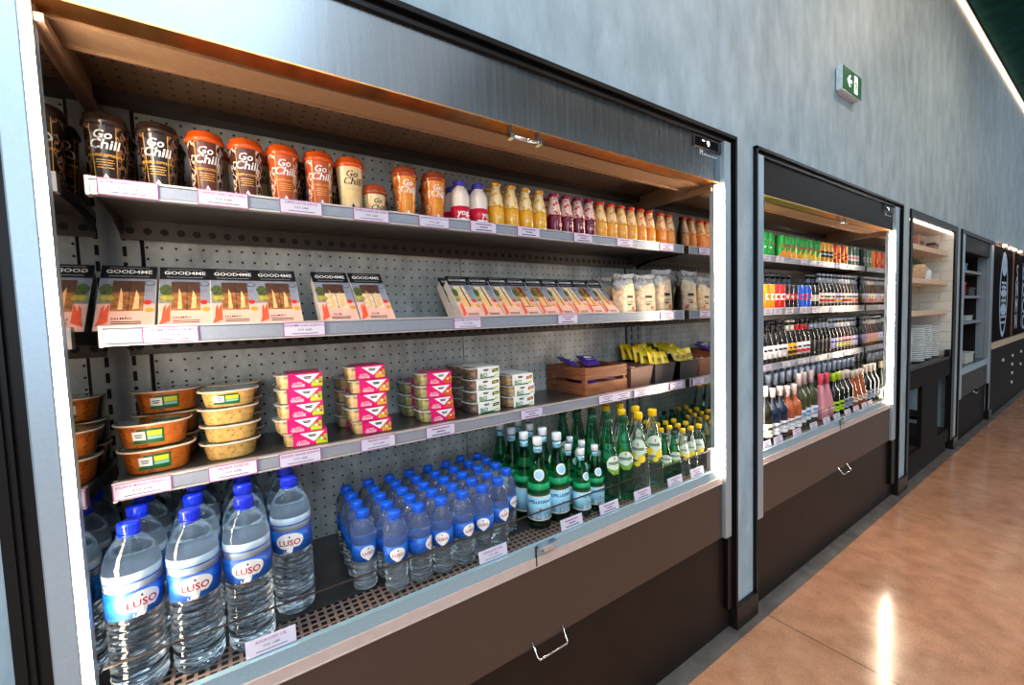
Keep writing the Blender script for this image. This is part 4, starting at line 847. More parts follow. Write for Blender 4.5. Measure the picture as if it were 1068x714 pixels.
for ci, (x, ys) in enumerate(cols):
    for ri, y in enumerate(ys):
        if ri == 3 and ci > 2: continue
        rz = (22, 4, -2, -12)[ci] if ri == 0 else random.uniform(-90, 90)
        place(WB, 'water_bottle', 'large water bottle with blue cap, %s column from left, %s row from the front' % (NTH[ci], NTH[ri]), 'water bottle', (x, y, DK), R(rz), G)
G = 'small water bottles in rows on the bottom deck'
xs = [.260+.0655*i for i in range(8)]
y0 = [.113, .056, .055, .055, .055, .056, .072, .126]
rz0 = [5, -8, 42, -24, 8, -28, 5, 20]
for ci, x in enumerate(xs):
    for ri in range(5 if ci not in (0, 7) else 4):
        place(WS, 'small_water_bottle', 'small water bottle with blue cap, %s column from left, %s row from the front' % (NTH[ci], NTH[ri]), 'water bottle', (x+.0015*ri, y0[ci]+.0655*ri, DK), R(rz0[ci] if ri == 0 else random.uniform(-180, 180)), G)
# --- green glass mineral water
def glass_kind(big):
    s = 1 if big else .775; w = 1 if big else .80
    prof = [(.030, 0), (.0385, .003), (.0395, .008), (.0395, .118), (.0385, .130), (.034, .155), (.0255, .190), (.0185, .222), (.0145, .250), (.0138, .272)]
    prof = [(r*w, z*s) for r, z in prof]
    b = MB().lathe(prof, 32)
    q = MB().lathe([(prof[4][0]+.0002, prof[4][1]-.004*s), (.0375*w+.0003, .138*s), (.0350*w+.0003, .150*s)], 32)
    c = MB().lathe([(.0145*w, .270*s), (.0160*w, .271*s), (.0160*w, .292*s), (.0148*w, .2955*s), (0, .296*s)], 24)
    nl = MB().lathe([(.0150*w, .246*s), (.0142*w, .266*s)], 24)
    for a in range(3): gridpatch(nl, .018*w, .003*s, on_cyl(.0150*w, .257*s, a*2.1, .0005), 1, 4)
    l = MB().lathe([(.0399*w, .030*s), (.0399*w, .110*s)], 36).lathe([(.0401*w, .1065*s), (.0401*w, .110*s)], 36, 1).lathe([(.0401*w, .030*s), (.0401*w, .033*s)], 36, 1)
    t = MB(); f = on_cyl(.0401*w, .07*s)
    t.text('S.PELLEGRINO', .0142*w, lambda x, y: f(x, y+.022*s), 0, 0, .96)
    star = [((.0062 if i % 2 == 0 else .0026)*w*math.sin(i*PI/5), (.0062 if i % 2 == 0 else .0026)*w*math.cos(i*PI/5)-.002*s) for i in range(10)]
    t.add([f(0, -.002*s)]+[f(x, y) for x, y in star], [(0, 1+i, 1+(i+1) % 10) for i in range(10)], 1)
    for x, w_, h_ in ((-.020, .012, .018), (-.006, .010, .012), (.008, .012, .020), (.022, .010, .014)): gridpatch(t, w_*w, h_*s, (lambda g, xx: lambda x, y: g(x+xx*w, y-.026*s))(f, x), 2, 2)
    e = MB()
    fc = on_cone(.034*w, .155*s, .0185*w, .222*s, .178*s, 0, .0018)
    e.patch(ell(.034*w, .036*s, 0, 0, 20), fc, 0)
    fc2 = on_cone(.034*w, .155*s, .0185*w, .222*s, .178*s, 0, .0026); e.patch(ell(.024*w, .026*s, 0, 0, 20), fc2, 1)
    return kind_of([('bottle', b, ['green_glass'], None, None), ('liquid_line', q, ['green_liquid'], 0, None), ('cap', c, ['pell_cap'], None, None), ('neck_label', nl, ['pell_blue', 'pell_navy'], 0, None), ('label_band', l, ['pell_blue', 'milk_white'], 0, None), ('lettering', t, ['pell_navy', 'pell_star', 'luso_light'], 4, None), ('shield', e, ['white', 'pell_blue'], 0, None)])
GB, GS = glass_kind(True), glass_kind(False)
G = 'green glass mineral water bottles on the bottom deck'
for ci, (x, ys, rzs) in enumerate(((.822, (.090, .172, .254, .336), (-32, 150, 190, 140)), (.904, (.090, .172, .254, .336), (-12, 40, 180, 60)))):
    for ri, y in enumerate(ys): place(GB, 'glass_water_bottle', 'tall green glass bottle with white cap, %s column, %s row from the front' % (('left', 'right')[ci], NTH[ri]), 'mineral water', (x+.003*ri, y, DK), R(rzs[ri]), G)
for ci, (x, y00, rz) in enumerate(((.934, .026+.0, 0), (1.0, .058, -10))):
    if ci == 0: x, y00 = .988, .062
    if ci == 1: x, y00 = 1.057, .064
    for ri in range(3): place(GS, 'glass_water_bottle', 'short green glass bottle with white cap, %s column, %s row from the front' % (('left', 'right')[ci], NTH[ri]), 'mineral water', (x, y00+.066*ri, DK), R(4 if ci == 0 else -14) if ri == 0 else R(random.uniform(-180, 180)), G)
# --- sparkling water in plastic bottles
def spark_kind(lemon, big):
    s = 1 if big else .64; w = 1 if big else .72
    prof = [(.026, .002), (.034, 0), (.039, .006), (.0405, .03), (.0405, .075), (.0395, .105), (.0355, .14), (.0300, .175), (.0235, .212), (.0165, .248), (.0135, .27), (.0135, .285)]
    prof = [(r*w, z*s) for r, z in prof]; b = MB().lathe(prof, 28)
    for i in range(10):
        a = 2*PI*i/10
        b.add([], [])
    b.v = [(x*(1+(.03*math.cos(8*math.atan2(y, x)) if z < .07*s else 0)), y*(1+(.03*math.cos(8*math.atan2(y, x)) if z < .07*s else 0)), z) for x, y, z in b.v]
    c = MB().lathe([(.0140*w, .282*s), (.0160*w, .283*s), (.0160*w, .305*s), (.0150*w, .308*s), (0, .3085*s)], 22)
    for i in range(18): a = 2*PI*i/18; c.box(.016*w*math.sin(a)-.0006, .016*w*math.cos(a)-.0006, .286*s, .016*w*math.sin(a)+.0006, .016*w*math.cos(a)+.0006, .303*s)
    l = MB(); fn = on_cone(.0395*w, .105*s, .0235*w, .212*s, .148*s, 0, .0016)
    def blob(pts, d, m):
        g = on_cone(.0400*w, .105*s, .0240*w, .212*s, (.160 if lemon else .166)*s, 0, d); cx = sum(p[0] for p in pts)/len(pts); cy = sum(p[1] for p in pts)/len(pts); n = len(pts)
        l.patch(pts, g, m)
    sc = lambda P_: [(x*w, y*s) for x, y in P_]
    if lemon:
        blob(sc(ell(.066, .078, 0, .010, 20)), .0016, 0)
        blob(sc(ell(.030, .030, .014, -.024, 14)), .0022, 2); blob(sc(ell(.028, .028, -.020, -.012, 14)), .0022, 2); blob(sc(ell(.022, .020, -.002, -.042, 12)), .0026, 2); blob(sc(ell(.012, .008, .024, -.008, 8)), .0028, 3); blob(sc(ell(.014, .008, -.026, .002, 8)), .0028, 3)
    else:
        blob(sc([(.030*math.cos(t), -.016+.030*math.sin(t)) for t in [PI*i/10 for i in range(11)]]+[(-.030, -.026), (-.012, -.046), (.012, -.046), (.030, -.026)]), .0016, 0)
        blob(sc([(-.030, -.026), (-.012, -.040), (.012, -.040), (.030, -.026), (.028, -.034), (.012, -.052), (-.012, -.052), (-.028, -.034)]), .0022, 3)
    t = MB(); gt = on_cone(.0400*w, .105*s, .0240*w, .212*s, (.160 if lemon else .166)*s, 0, .0032)
    zc_ = .012 if lemon else -.012
    t.text('PERRIER', .0145*w, lambda x, y: gt(x, y+zc_*s), 0, 0, .9); t.flat([(x*w, y*s) for x, y in rect(.004, .010, 0, zc_+.018)], gt, 1)
    return kind_of([('bottle', b, ['clear_pet' if lemon else 'perrier_green'], None, None), ('cap', c, ['lemon_cap' if lemon else 'perrier_cap'], None, None), ('front_label', l, ['perrier_label', 'white', 'lemon_print', 'lime_print'], 0, None), ('lettering', t, ['perrier_ink', 'pell_star'], 2, None)])
PG, PL, pg, pl = spark_kind(False, True), spark_kind(True, True), spark_kind(False, False), spark_kind(True, False)
G = 'sparkling water bottles at the right of the bottom deck'
for k, x, nm, rz in ((PG, 1.130, 'left', -12), (PG, 1.214, 'right', -36)):
    for ri in range(4): place(k, 'sparkling_water_bottle', 'tall green plastic bottle with dark green cap, %s column, %s row from the front' % (nm, NTH[ri]), 'sparkling water', (x, .066+.084*ri, DK), R(rz+random.uniform(-8, 8)), G)
for k, x, nm, rz in ((PL, 1.298, 'left', -50), (PL, 1.382, 'right', -32)):
    for ri in range(4): place(k, 'sparkling_water_bottle', 'tall clear lemon bottle with yellow cap, %s column, %s row from the front' % (nm, NTH[ri]), 'sparkling water', (x, .066+.084*ri, DK), R(rz+random.uniform(-8, 8)), G)
for ci, x in enumerate((1.453, 1.513)):
    for ri in range(5): place(pg, 'small_sparkling_bottle', 'small green plastic bottle with dark green cap, %s column, %s row from the front' % (('left', 'right')[ci], NTH[ri]), 'sparkling water', (x, .060+.0630*ri, DK), R(random.uniform(-55, -25)), G) if not (ri > 0 and ci == 1) else place(pl, 'small_sparkling_bottle', 'small lemon bottle with yellow cap behind the small green bottles, %s row from the front' % NTH[ri], 'sparkling water', (x, .060+.0630*ri, DK), R(random.uniform(-40, 60)), G)
for ci, x in enumerate((1.573, 1.633, 1.693)):
    for ri in range(5):
        kk = pg if (ri >= 3 and ci > 0) else pl
        place(kk, 'small_sparkling_bottle', 'small %s bottle at the right end, %s column, %s row from the front' % ('green' if kk is pg else 'lemon', NTH[ci], NTH[ri]), 'sparkling water', (x, .060+.0630*ri, DK), R(random.uniform(-65, -20)), G)

# ------------------------------------------------------------------ drinks refrigerator: cans, beers, wines
def can_kind(base, band, style, h=.146, r=.0295):
    b = MB().lathe([(r*.72, 0), (r*.9, .003), (r, .010), (r, h-.012), (r*.86, h-.003), (r*.84, h)], 22)
    tp = MB().lathe([(r*.84, h-.001), (r*.86, h+.0008), (r*.8, h+.0008), (r*.78, h-.002), (0, h-.002)], 18, 0).box(-.006, -.010, h-.002, .006, .002, h-.0006)
    p = MB(); f = on_cyl(r, h/2)
    if style == 'diag':
        for i in range(10):
            x0, x1 = -.0295*PI*.5+.0295*PI*i/10, -.0295*PI*.5+.0295*PI*(i+1)/10; zz = lambda x: (x/.0295)*.035-.008
            p.add([f(x0, -h/2+.010), f(x1, -h/2+.010), f(x1, zz(x1)), f(x0, zz(x0))], [(0, 1, 2, 3)])
        p.text('SUMOL', .017, on_cyl(r, h*.56, 0, .0016), 1, 0, .9)
    elif style == 'seven':
        p.text('7', .075, on_cyl(r, h*.55, 0, .001), 0, .2); p.flat(ell(.016, .016), on_cyl(r, h*.58, .55, .0012), 1)
    elif style == 'disc':
        gridpatch(p, .036, .036, on_cyl(r, h*.5, 0, .0006), 0, 5); p.flat(ell(.020, .024), on_cyl(r, h*.5, 0, .0016), 1)
    else:
        gridpatch(p, .05, h*.28, on_cyl(r, h*.45, 0, .0006), 0, 6); gridpatch(p, .04, .008, on_cyl(r, h*.45, 0, .0012), 1, 5)
    return kind_of([('can_body', b, [base], None, None), ('can_top', tp, ['can_top'], None, None), ('can_print', p, list(band), 0, None)])
CAN = {'seven': can_kind('can_green', ('white', 'can_red'), 'seven'), 'go': can_kind('can_green', ('can_orange', 'can_red'), 'diag'), 'gy': can_kind('can_green', ('can_yellow', 'can_red'), 'diag'), 'amb': can_kind('can_amber', ('can_black', 'can_silver'), 'diag2'),
       'red': can_kind('can_red', ('can_amber', 'can_red'), 'b'), 'ora': can_kind('can_orange', ('can_red', 'can_amber'), 'b'), 'dkg': can_kind('can_dark_green', ('can_silver', 'can_red'), 'b'),
       'yel': can_kind('can_orange', ('white', 'can_orange'), 'disc'), 'rw': can_kind('can_red', ('white', 'can_red'), 'disc'), 'blk': can_kind('can_black', ('can_red', 'can_silver'), 'disc', .146, .0275), 'blu': can_kind('can_blue', ('can_red', 'can_blue'), 'disc'), 'bky': can_kind('can_black', ('can_silver', 'can_yellow'), 'b')}
NM = {'seven': 'green can with white seven', 'go': 'green and orange soda can', 'gy': 'green and yellow soda can', 'amb': 'amber and black can', 'red': 'red can with amber panel', 'ora': 'orange can with red panel', 'dkg': 'dark green can', 'yel': 'orange can with white spot', 'rw': 'red can with white spot', 'blk': 'slim black can', 'blu': 'bright blue can', 'bky': 'black and silver can'}
cnt = {}
def can_row(seq, z, rown, grp):
    for k, x in seq:
        n = cnt.get((k, rown), 0); cnt[(k, rown)] = n+1
        for row in range(2):
            place(CAN[k], 'drink_can', NM[k]+', %s from left of its kind, %s %s' % (NTH[n], rown, ('front row', 'back row')[row]), 'drink can', (x, .20+.064*row, z), R(random.uniform(-12, 12)-16), grp)
row1 = [('seven', 2.56), ('seven', 2.628)]+[('go', 2.77+.0715*i) for i in range(4)]+[('gy', 3.056+.0715*i) for i in range(4)]+[('amb', 3.342+.068*i) for i in range(3)]+[('red', 3.546), ('ora', 3.612), ('red', 3.678), ('ora', 3.744)]+[('dkg', 3.83), ('dkg', 3.9), ('dkg', 3.965)]
can_row(row1, SURF[0], 'top shelf', 'soda cans on the top shelf of the drinks refrigerator')
row2 = [('yel', 2.57), ('yel', 2.636), ('rw', 2.702), ('rw', 2.768), ('blk', 2.83), ('blk', 2.888), ('blk', 2.946), ('blu', 3.008), ('blu', 3.071), ('blu', 3.133), ('bky', 3.196), ('bky', 3.258)]
can_row(row2, SURF[1], 'second shelf', 'soda cans on the second shelf of the drinks refrigerator')
def beer_kind(glass, label, cap, neck, h=.232, extra=None):
    r = .0305; k = h/.232
    b = MB().lathe([(.024, 0), (.029, .003), (r, .008), (r, .112*k), (.029, .124*k), (.021, .150*k), (.0150, .172*k), (.0130, .200*k), (.0132, h-.012)], 22)
    c = MB().lathe([(.0135, h-.013), (.0150, h-.011), (.0138, h-.002), (.010, h), (0, h)], 18)
    l = MB().lathe([(r+.0005, .030*k), (r+.0005, .100*k)], 22)
    parts = [('bottle', b, [glass], None, None), ('cap', c, [cap], None, None), ('label_band', l, [label], 0, None)]
    p = MB()
    if extra:
        gridpatch(p, .05, .018, on_cyl(r+.0005, .05*k, 0, .0006), 0, 5)
    gridpatch(p, .03, .012, on_cyl(r+.0005, .075*k, 0, .0006), 1, 4)
    parts.append(('label_print', p, [extra or 'lb_black', 'lb_black'], 2, None))
    if neck: parts.append(('neck_label', MB().lathe([(.0152, .172*k), (.0134, .202*k)], 18), [neck], 0, None))
    return kind_of(parts)
BR = {'cream': (beer_kind('dark_glass', 'lb_cream', 'caps_grey', 'lb_grey', extra='lb_red'), 'dark bottle with cream and red label'), 'lilac': (beer_kind('brown_beer', 'lb_lilac', 'caps_grey', 'lb_grey', extra='lb_gold'), 'brown bottle with lilac and gold label'),
      'redb': (beer_kind('brown_beer', 'lb_cream', 'caps_grey', 'lb_white', extra='lb_red'), 'brown bottle with cream label and red stripe'), 'white': (beer_kind('dark_glass', 'lb_white', 'caps_black', 'lb_black', .25), 'dark bottle with white label and black cap'),
      'gold': (beer_kind('dark_glass', 'lb_gold', 'caps_cream', 'lb_cream', .25, 'lb_black'), 'dark bottle with golden label and cream neck'), 'redw': (beer_kind('dark_glass', 'lb_white', 'caps_black', 'lb_red', .25, 'lb_red'), 'dark bottle with white and red label'),
      'dark': (beer_kind('dark_glass', 'lb_black', 'caps_black', 'lb_grey', .25), 'dark bottle with black label'), 'blue': (beer_kind('dark_glass', 'lb_lilac', 'caps_grey', 'lb_grey', .24), 'dark bottle with lilac label and grey neck'),
      'pink': (beer_kind('brown_beer', 'lb_pink', 'caps_grey', 'lb_white', .24, 'lb_lime'), 'amber bottle with pink and lime label')}
def bottle_row(seq, z, rown, grp, y=.202):
    c = {}
    for k, x in seq:
        for row in range(2):
            n = c.get((k, row), 0); c[(k, row)] = n+1
            place(BR[k][0], 'beer_bottle', BR[k][1]+', %s of its kind, %s %s' % (NTH[n], rown, ('front row', 'back row')[row]), 'bottle', (x+.008*row, y+.066*row, z), R(random.uniform(-10, 10)-16), grp)
bottle_row([('cream', 3.325+.064*i) for i in range(4)]+[('lilac', 3.581), ('lilac', 3.645), ('redb', 3.709), ('redb', 3.773), ('redb', 3.837), ('lilac', 3.90), ('cream', 3.964)], SURF[1], 'second shelf', 'beer bottles on the second shelf of the drinks refrigerator')
for i in range(9): place(BR['cream'][0], 'beer_bottle', 'dark bottle standing behind the cans, %s from left, second shelf' % NTH[i], 'bottle', (2.63+.075*i, .345, SURF[1]), 0, 'beer bottles on the second shelf of the drinks refrigerator')
bottle_row([('white', 2.55+.0635*i) for i in range(5)]+[('gold', 2.868), ('gold', 2.932), ('redw', 2.996), ('redw', 3.06), ('redw', 3.124)]+[('dark', 3.2+.064*i) for i in range(5)]+[('blue', 3.52), ('blue', 3.584)]+[('pink', 3.652+.064*i) for i in range(4)]+[('blue', 3.908), ('blue', 3.97)], SURF[2], 'third shelf', 'bottles on the third shelf of the drinks refrigerator')
def wine_kind(glass, label, capsule, h=.305, r=.0375, extra='lb_black', flare=False, cap_len=.055):
    k = h/.305
    if flare: pr = [(.030, 0), (.036, .003), (r, .01), (r*.98, .10*k), (r*.72, .165*k), (.020, .20*k), (.0145, .23*k), (.0142, h-.004)]
    else: pr = [(.030, 0), (.036, .003), (r, .01), (r, .165*k), (r*.9, .185*k), (r*.6, .205*k), (.0165, .222*k), (.0142, .24*k), (.0142, h-.004)]
    b = MB().lathe(pr, 24)
    c = MB().lathe([(.0150, h-cap_len*k), (.0152, h-.02), (.0156, h-.018), (.0156, h-.002), (.014, h), (0, h)], 20)
    q = r+.0005
    l = MB().lathe([(q, .035*k), (q, .105*k)], 24, 0, -1.6, 1.6) if not flare else MB().lathe([(r*.985+.001, .055*k), (r*.97+.001, .095*k)], 24, 0, -1.2, 1.2)
    p = MB(); f = on_cyl(q, .07*k, 0, .0008)
    if not flare: gridpatch(p, .036, .016*k, lambda x, y: f(x, y+.012*k), 0, 5); gridpatch(p, .026, .004, lambda x, y: f(x, y-.012*k), 0, 4)
    else: gridpatch(p, .03, .008, lambda x, y: f(x, y+.004), 0, 4)
    return kind_of([('bottle', b, [glass], None, None), ('capsule', c, [capsule], None, None), ('label', l, [label], 0, None), ('label_print', p, [extra], 2, None)])
W = {'black': (wine_kind('wine_glass', 'lb_cream', 'caps_rose', .295), 'black wine bottle with cream label'), 'navy': (wine_kind('navy_glass', 'lb_white', 'caps_rose', .275, .0385, 'lb_grey'), 'dark blue wine bottle with white label'),
     'rose': (wine_kind('rose_wine', 'lb_white', 'caps_rose', .268, .0385, 'lb_grey', cap_len=.07), 'orange rose wine bottle with white label'), 'white': (wine_kind('white_wine', 'lb_white', 'caps_rose', .315, .0375, 'lb_blue', cap_len=.07), 'pale wine bottle with white and blue label'),
     'pink': (wine_kind('pink_bottle', 'lb_pink', 'caps_pink', .285, .040, 'lb_white', True, .075), 'pink flared wine bottle'), 'lime': (wine_kind('wine_glass', 'lb_lime', 'caps_lime', .27, .036, 'lb_black'), 'black wine bottle with lime capsule'),
     'grey': (wine_kind('wine_glass', 'lb_black', 'caps_grey', .315, .0375, 'lb_grey', cap_len=.065), 'black wine bottle with grey capsule'), 'wine': (wine_kind('wine_glass', 'lb_grey', 'caps_cream', .27, .037, 'lb_black', cap_len=.06), 'black wine bottle with cream capsule'), 'red': (wine_kind('rose_wine', 'lb_cream', 'caps_cream', .255, .036, 'lb_red', True), 'small reddish wine bottle with cream capsule')}
G = 'wine bottles on the bottom deck of the drinks refrigerator'
c = {}
fr = [('black', 2.20, .07), ('black', 2.285, .06), ('navy', 2.37, .062), ('navy', 2.455, .062), ('rose', 2.54, .062), ('rose', 2.625, .062), ('white', 2.72, .075), ('white', 2.81, .085), ('white', 2.905, .085), ('pink', 3.005, .07), ('pink', 3.095, .07), ('lime', 3.185, .066), ('lime', 3.265, .066), ('wine', 3.35, .07), ('wine', 3.43, .07), ('red', 3.515, .068), ('red', 3.6, .068), ('red', 3.685, .068), ('wine', 3.77, .07), ('wine', 3.855, .07), ('wine', 3.94, .07)]
for k, x, y in fr:
    n = c.get(k, 0); c[k] = n+1
    place(W[k][0], 'wine_bottle', W[k][1]+', %s of its kind in the front row' % NTH[n], 'wine', (x, y, DK), R(random.uniform(-8, 8)-18), G)
for row, (xs0, kk) in enumerate(((2.22, 'grey'), (2.26, 'grey'), (2.24, 'grey'))):
    for i in range(20):
        k = 'lime' if (row == 2 and i > 14) else kk
        if row == 2 and i < 2: continue
        place(W[k][0], 'wine_bottle', W[k][1]+', %s from left in the %s row from the front' % (NTH[i], NTH[row+1]), 'wine', (xs0+.086*i, .172+.082*row, DK), R(-18), G)

# ------------------------------------------------------------------ tiled niche with crockery
def niche():
    z = lambda v: v+H
    x0, x1 = OPEN[2]
    root = tag(link('niche_cabinet', None), 'tiled niche with wooden shelves above a black cabinet with two openings', 'cabinet')
    def part(n, mb, mats, parent=root, label=None):
        o = link(n, mb.mesh(n, mats), parent)
        if label: o['label'] = label
        return o
    t = MB()
    for a, b in ((x0, x0+.05), (x1-.11, x1)): t.box(a, -.012, .1145, b, -.001, TOP-.004)
    t.box(x0+.05, -.012, z(.695), x1-.11, .0, TOP-.004)
    part('trim_frame', t, ['black_trim'])
    part('tile_lining', MB().box(x0+.05, .36, z(-.52), x1-.11, .38, z(.70)).box(x1-.112, .001, z(-.52), x1-.10, .36, z(.70)).box(x0+.052, .06, z(-.52), x0+.062, .36, z(.70)), ['subway_tile'])
    part('niche_top', MB().box(x0+.05, .0, z(.688), x1-.11, .38, z(.70)), ['milk_white'])
    part('led_strip', MB().box(x0+.06, .01, z(.674), x1-.13, .026, z(.688), 0, .003), ['niche_led'], label='glowing pinkish light strip')
    for k, zz in enumerate((.485, .205, -.075)): part('wooden_shelf', MB().box(x0+.063, .03, z(zz-.022), x1-.14, .355, z(zz+.022), 0, .002), ['shelf_wood'])
    part('counter', MB().box(x0+.05, .0, z(-.54), x1-.11, .38, z(-.515), 0, .003).box(x1-.19, -.004, z(-.515), x1-.112, .03, z(-.45)), ['black_base'])
    c = MB(); ops = ((4.53, 4.93), (5.46, 5.90)); zt, zb2 = z(-.70), z(-1.24); xx = x0
    xs = [x0+.05]+[v for o in ops for v in o]+[x1-.112]
    for i in range(0, len(xs), 2): c.box(xs[i], .0, .115, xs[i+1], .03, z(-.54))
    for a, b in ops: c.box(a, .0, zt, b, .03, z(-.54)); c.box(a, .0, .115, b, .03, zb2)
    part('cabinet_front', c, ['niche_cabinet'])
    part('cabinet_interior', MB().box(x0+.05, .5, .01, x1-.11, .52, z(-.54)).box(x0+.05, .03, zb2-.02, x1-.11, .5, zb2-.001).box(x0+.06, .02, .001, x1-.12, .05, .115), ['void'])
    for a, b in ops: part('inner_tray', MB().box(a+.04, .10, zb2+.12, b-.04, .42, zb2+.15, 0, .004), ['niche_cabinet'])
    sh = [z(v+.0225) for v in (.485, .205, -.075)]
    single('storage_box', MB().box(-.12, -.1, 0, .12, .1, .07, 0, .004).box(-.122, -.102, .055, .122, .102, .075, 1, .003), ['box_brown', 'box_dark'], 'brown box on the top wooden shelf of the niche', 'box', (5.70, .18, sh[0]), .1)
    single('storage_box', MB().box(-.13, -.1, 0, .13, .1, .10, 0, .004).box(-.05, -.103, .02, .05, -.1, .05, 1), ['box_brown', 'box_dark'], 'box with dark front at the left of the top niche shelf', 'box', (5.10, .16, sh[0]), 0)
    single('dark_tray', MB().box(-.1, -.09, 0, .1, .09, .035, 0, .004).box(-.09, -.08, .035, .09, .08, .04), ['box_dark'], 'flat dark tray between the two boxes on the top niche shelf', 'tray', (5.42, .17, sh[0]), 0)
    pot = MB().lathe([(.075, 0), (.095, .03), (.10, .11), (.092, .13), (.085, .125), (.08, .11), (0, .108)], 24)
    gr = MB(); rn = random.Random(4)
    for i in range(90):
        a, r0, hh = rn.uniform(0, 2*PI), rn.uniform(0, .08), rn.uniform(.06, .115); tx, ty = r0*math.cos(a)*1.5, r0*math.sin(a)*1.5; bx, by = r0*math.cos(a), r0*math.sin(a); dx, dy = -math.sin(a)*.006, math.cos(a)*.006
        gr.add([(bx-dx, by-dy, .108), (bx+dx, by+dy, .108), (bx*1.2+dx*.7, by*1.2+dy*.7, .108+hh*.6), (tx, ty, .108+hh), (bx*1.2-dx*.7, by*1.2-dy*.7, .108+hh*.6)], [(0, 1, 2, 3, 4)])
    place(kind_of([('pot', pot, ['wicker'], None, None), ('foliage', gr, ['plant'], None, None)]), 'potted_plant', 'green grassy plant in a woven pot on the middle niche shelf', 'plant', (5.16, .14, sh[1]))
    jar = MB().lathe([(.045, 0), (.052, .005), (.052, .09), (.04, .105), (.03, .11), (.032, .13), (0, .131)], 20)
    single('ceramic_jar', jar, ['plate_white'], 'pale ceramic jar beside the plant on the middle niche shelf', 'jar', (5.58, .14, sh[1]))
    single('dark_bottle', MB().lathe([(.035, 0), (.038, .01), (.038, .08), (.015, .12), (.013, .16), (.016, .163), (0, .165)], 18), ['box_dark'], 'small dark bottle between the plant and the pale jar', 'bottle', (5.42, .14, sh[1]))
    pm = MB()
    pm.lathe([(.0, .003), (.085, 0), (.09, .002), (.135, .016), (.142, .020), (.141, .0235), (.132, .020), (.09, .008), (0, .008)], 36)
    plate = pm.mesh('plate', ['plate_white'])
    for si, (px, py, n) in enumerate(((4.80, .19, 15), (5.10, .17, 16), (5.40, .18, 17), (5.70, .19, 16))):
        for i in range(n):
            o = link('plate', plate, None, (px+random.uniform(-.004, .004), py+random.uniform(-.004, .004), z(-.514)+.0187*i), random.uniform(0, 6))
            tag(o, 'white plate, %s from the bottom of the %s plate stack from left' % (NTH[i], NTH[si]), 'plate', 'white plates stacked on the niche counter')
niche()

# ------------------------------------------------------------------ far glass-front refrigerator
def far_fridge():
    z = lambda v: v+H
    x0, x1 = OPEN[3]
    root = tag(link('far_refrigerator', None), 'narrow dark refrigerated cabinet beyond the tiled niche', 'refrigerator')
    def part(n, mb, mats, parent=root, label=None):
        o = link(n, mb.mesh(n, mats), parent)
        if label: o['label'] = label
        return o
    t = MB()
    for a, b in ((x0, x0+.04), (x1-.05, x1)): t.box(a, -.014, .1145, b, .01, TOP-.004)
    t.box(x0+.04, -.012, z(.71), x1-.05, .05, TOP-.004)
    part('trim_frame', t, ['black_trim'])
    for a in (x0+.045, x1-.125): part('corner_post', MB().box(a, -.018, z(-1.0), a+.07, .03, z(.705), 0, .003), ['alu'], label='silver upright post')
    a, b = x0+.115, x1-.125
    part('header_panel', MB().box(a, 0, z(.545), b, .04, z(.71)), ['dark_header'])
    part('inner_lining', MB().box(a, .5, z(-.72), b, .52, z(.62)).box(a-.01, .03, z(-.72), a, .5, z(.62)).box(a, .04, z(.56), b, .5, z(.58)), ['dark_interior'])
    part('pale_end_wall', MB().box(b, .0305, z(-.72), b+.01, .10, z(.56)), ['alu']); part('end_wall', MB().box(b, .10, z(-.72), b+.01, .5, z(.56)), ['dark_interior'])
    for v in (.37, .085, -.21): part('shelf', MB().box(a, .06, z(v-.03), b-.01, .49, z(v), 0, .002), ['rail_blue'])
    part('deck', MB().box(a, .01, z(-.72), b, .5, z(-.69)), ['deck_steel'])
    part('sill_rail', MB().box(a, -.004, z(-.76), b, .012, z(-.69)), ['sill_blue'])
    part('upper_panel', MB().box(a, -.002, z(-1.0), b, .03, z(-.76)), ['kick_panel'])
    part('kick_panel', MB().box(x0+.04, .02, .003, x1-.05, .05, z(-1.0)), ['niche_cabinet'])
    part('pull_handle', MB().tube([(6.95, -.002, z(-.99)), (6.96, -.03, z(-1.02)), (7.1, -.03, z(-1.02)), (7.11, -.002, z(-.99))], .004, 8), ['chrome'])
    for nm, x, y, zz, w, d, h, col, lb in (('blue_carton', 6.98, .14, .371, .06, .06, .08, 'lb_blue', 'small blue carton at the left of the top shelf of the far cabinet'), ('dark_crate', 7.48, .2, .086, .16, .1, .10, 'box_dark', 'dark box on the middle shelf of the far cabinet'), ('red_carton', 7.14, .17, .086, .05, .06, .16, 'lb_red', 'tall red carton on the middle shelf of the far cabinet'),
                                       ('pale_tub', 7.4, .2, -.209, .14, .1, .06, 'pale_box', 'pale tub on the lowest shelf of the far cabinet'), ('green_tray', 7.5, .33, -.689, .20, .12, .20, 'tray_green', 'dark green tray at the right of the far cabinet deck'), ('grey_tray', 7.06, .16, -.689, .2, .12, .12, 'pale_box', 'pale grey tray at the left of the far cabinet deck')):
        mb = MB().box(-w, -d, 0, w, d, h*.86, 0, .006).box(-w-.006, -d-.006, h*.82, w+.006, d+.006, h, 0, .004)
        single(nm, mb, [col], lb, 'container', (x, y, z(zz)))
far_fridge()

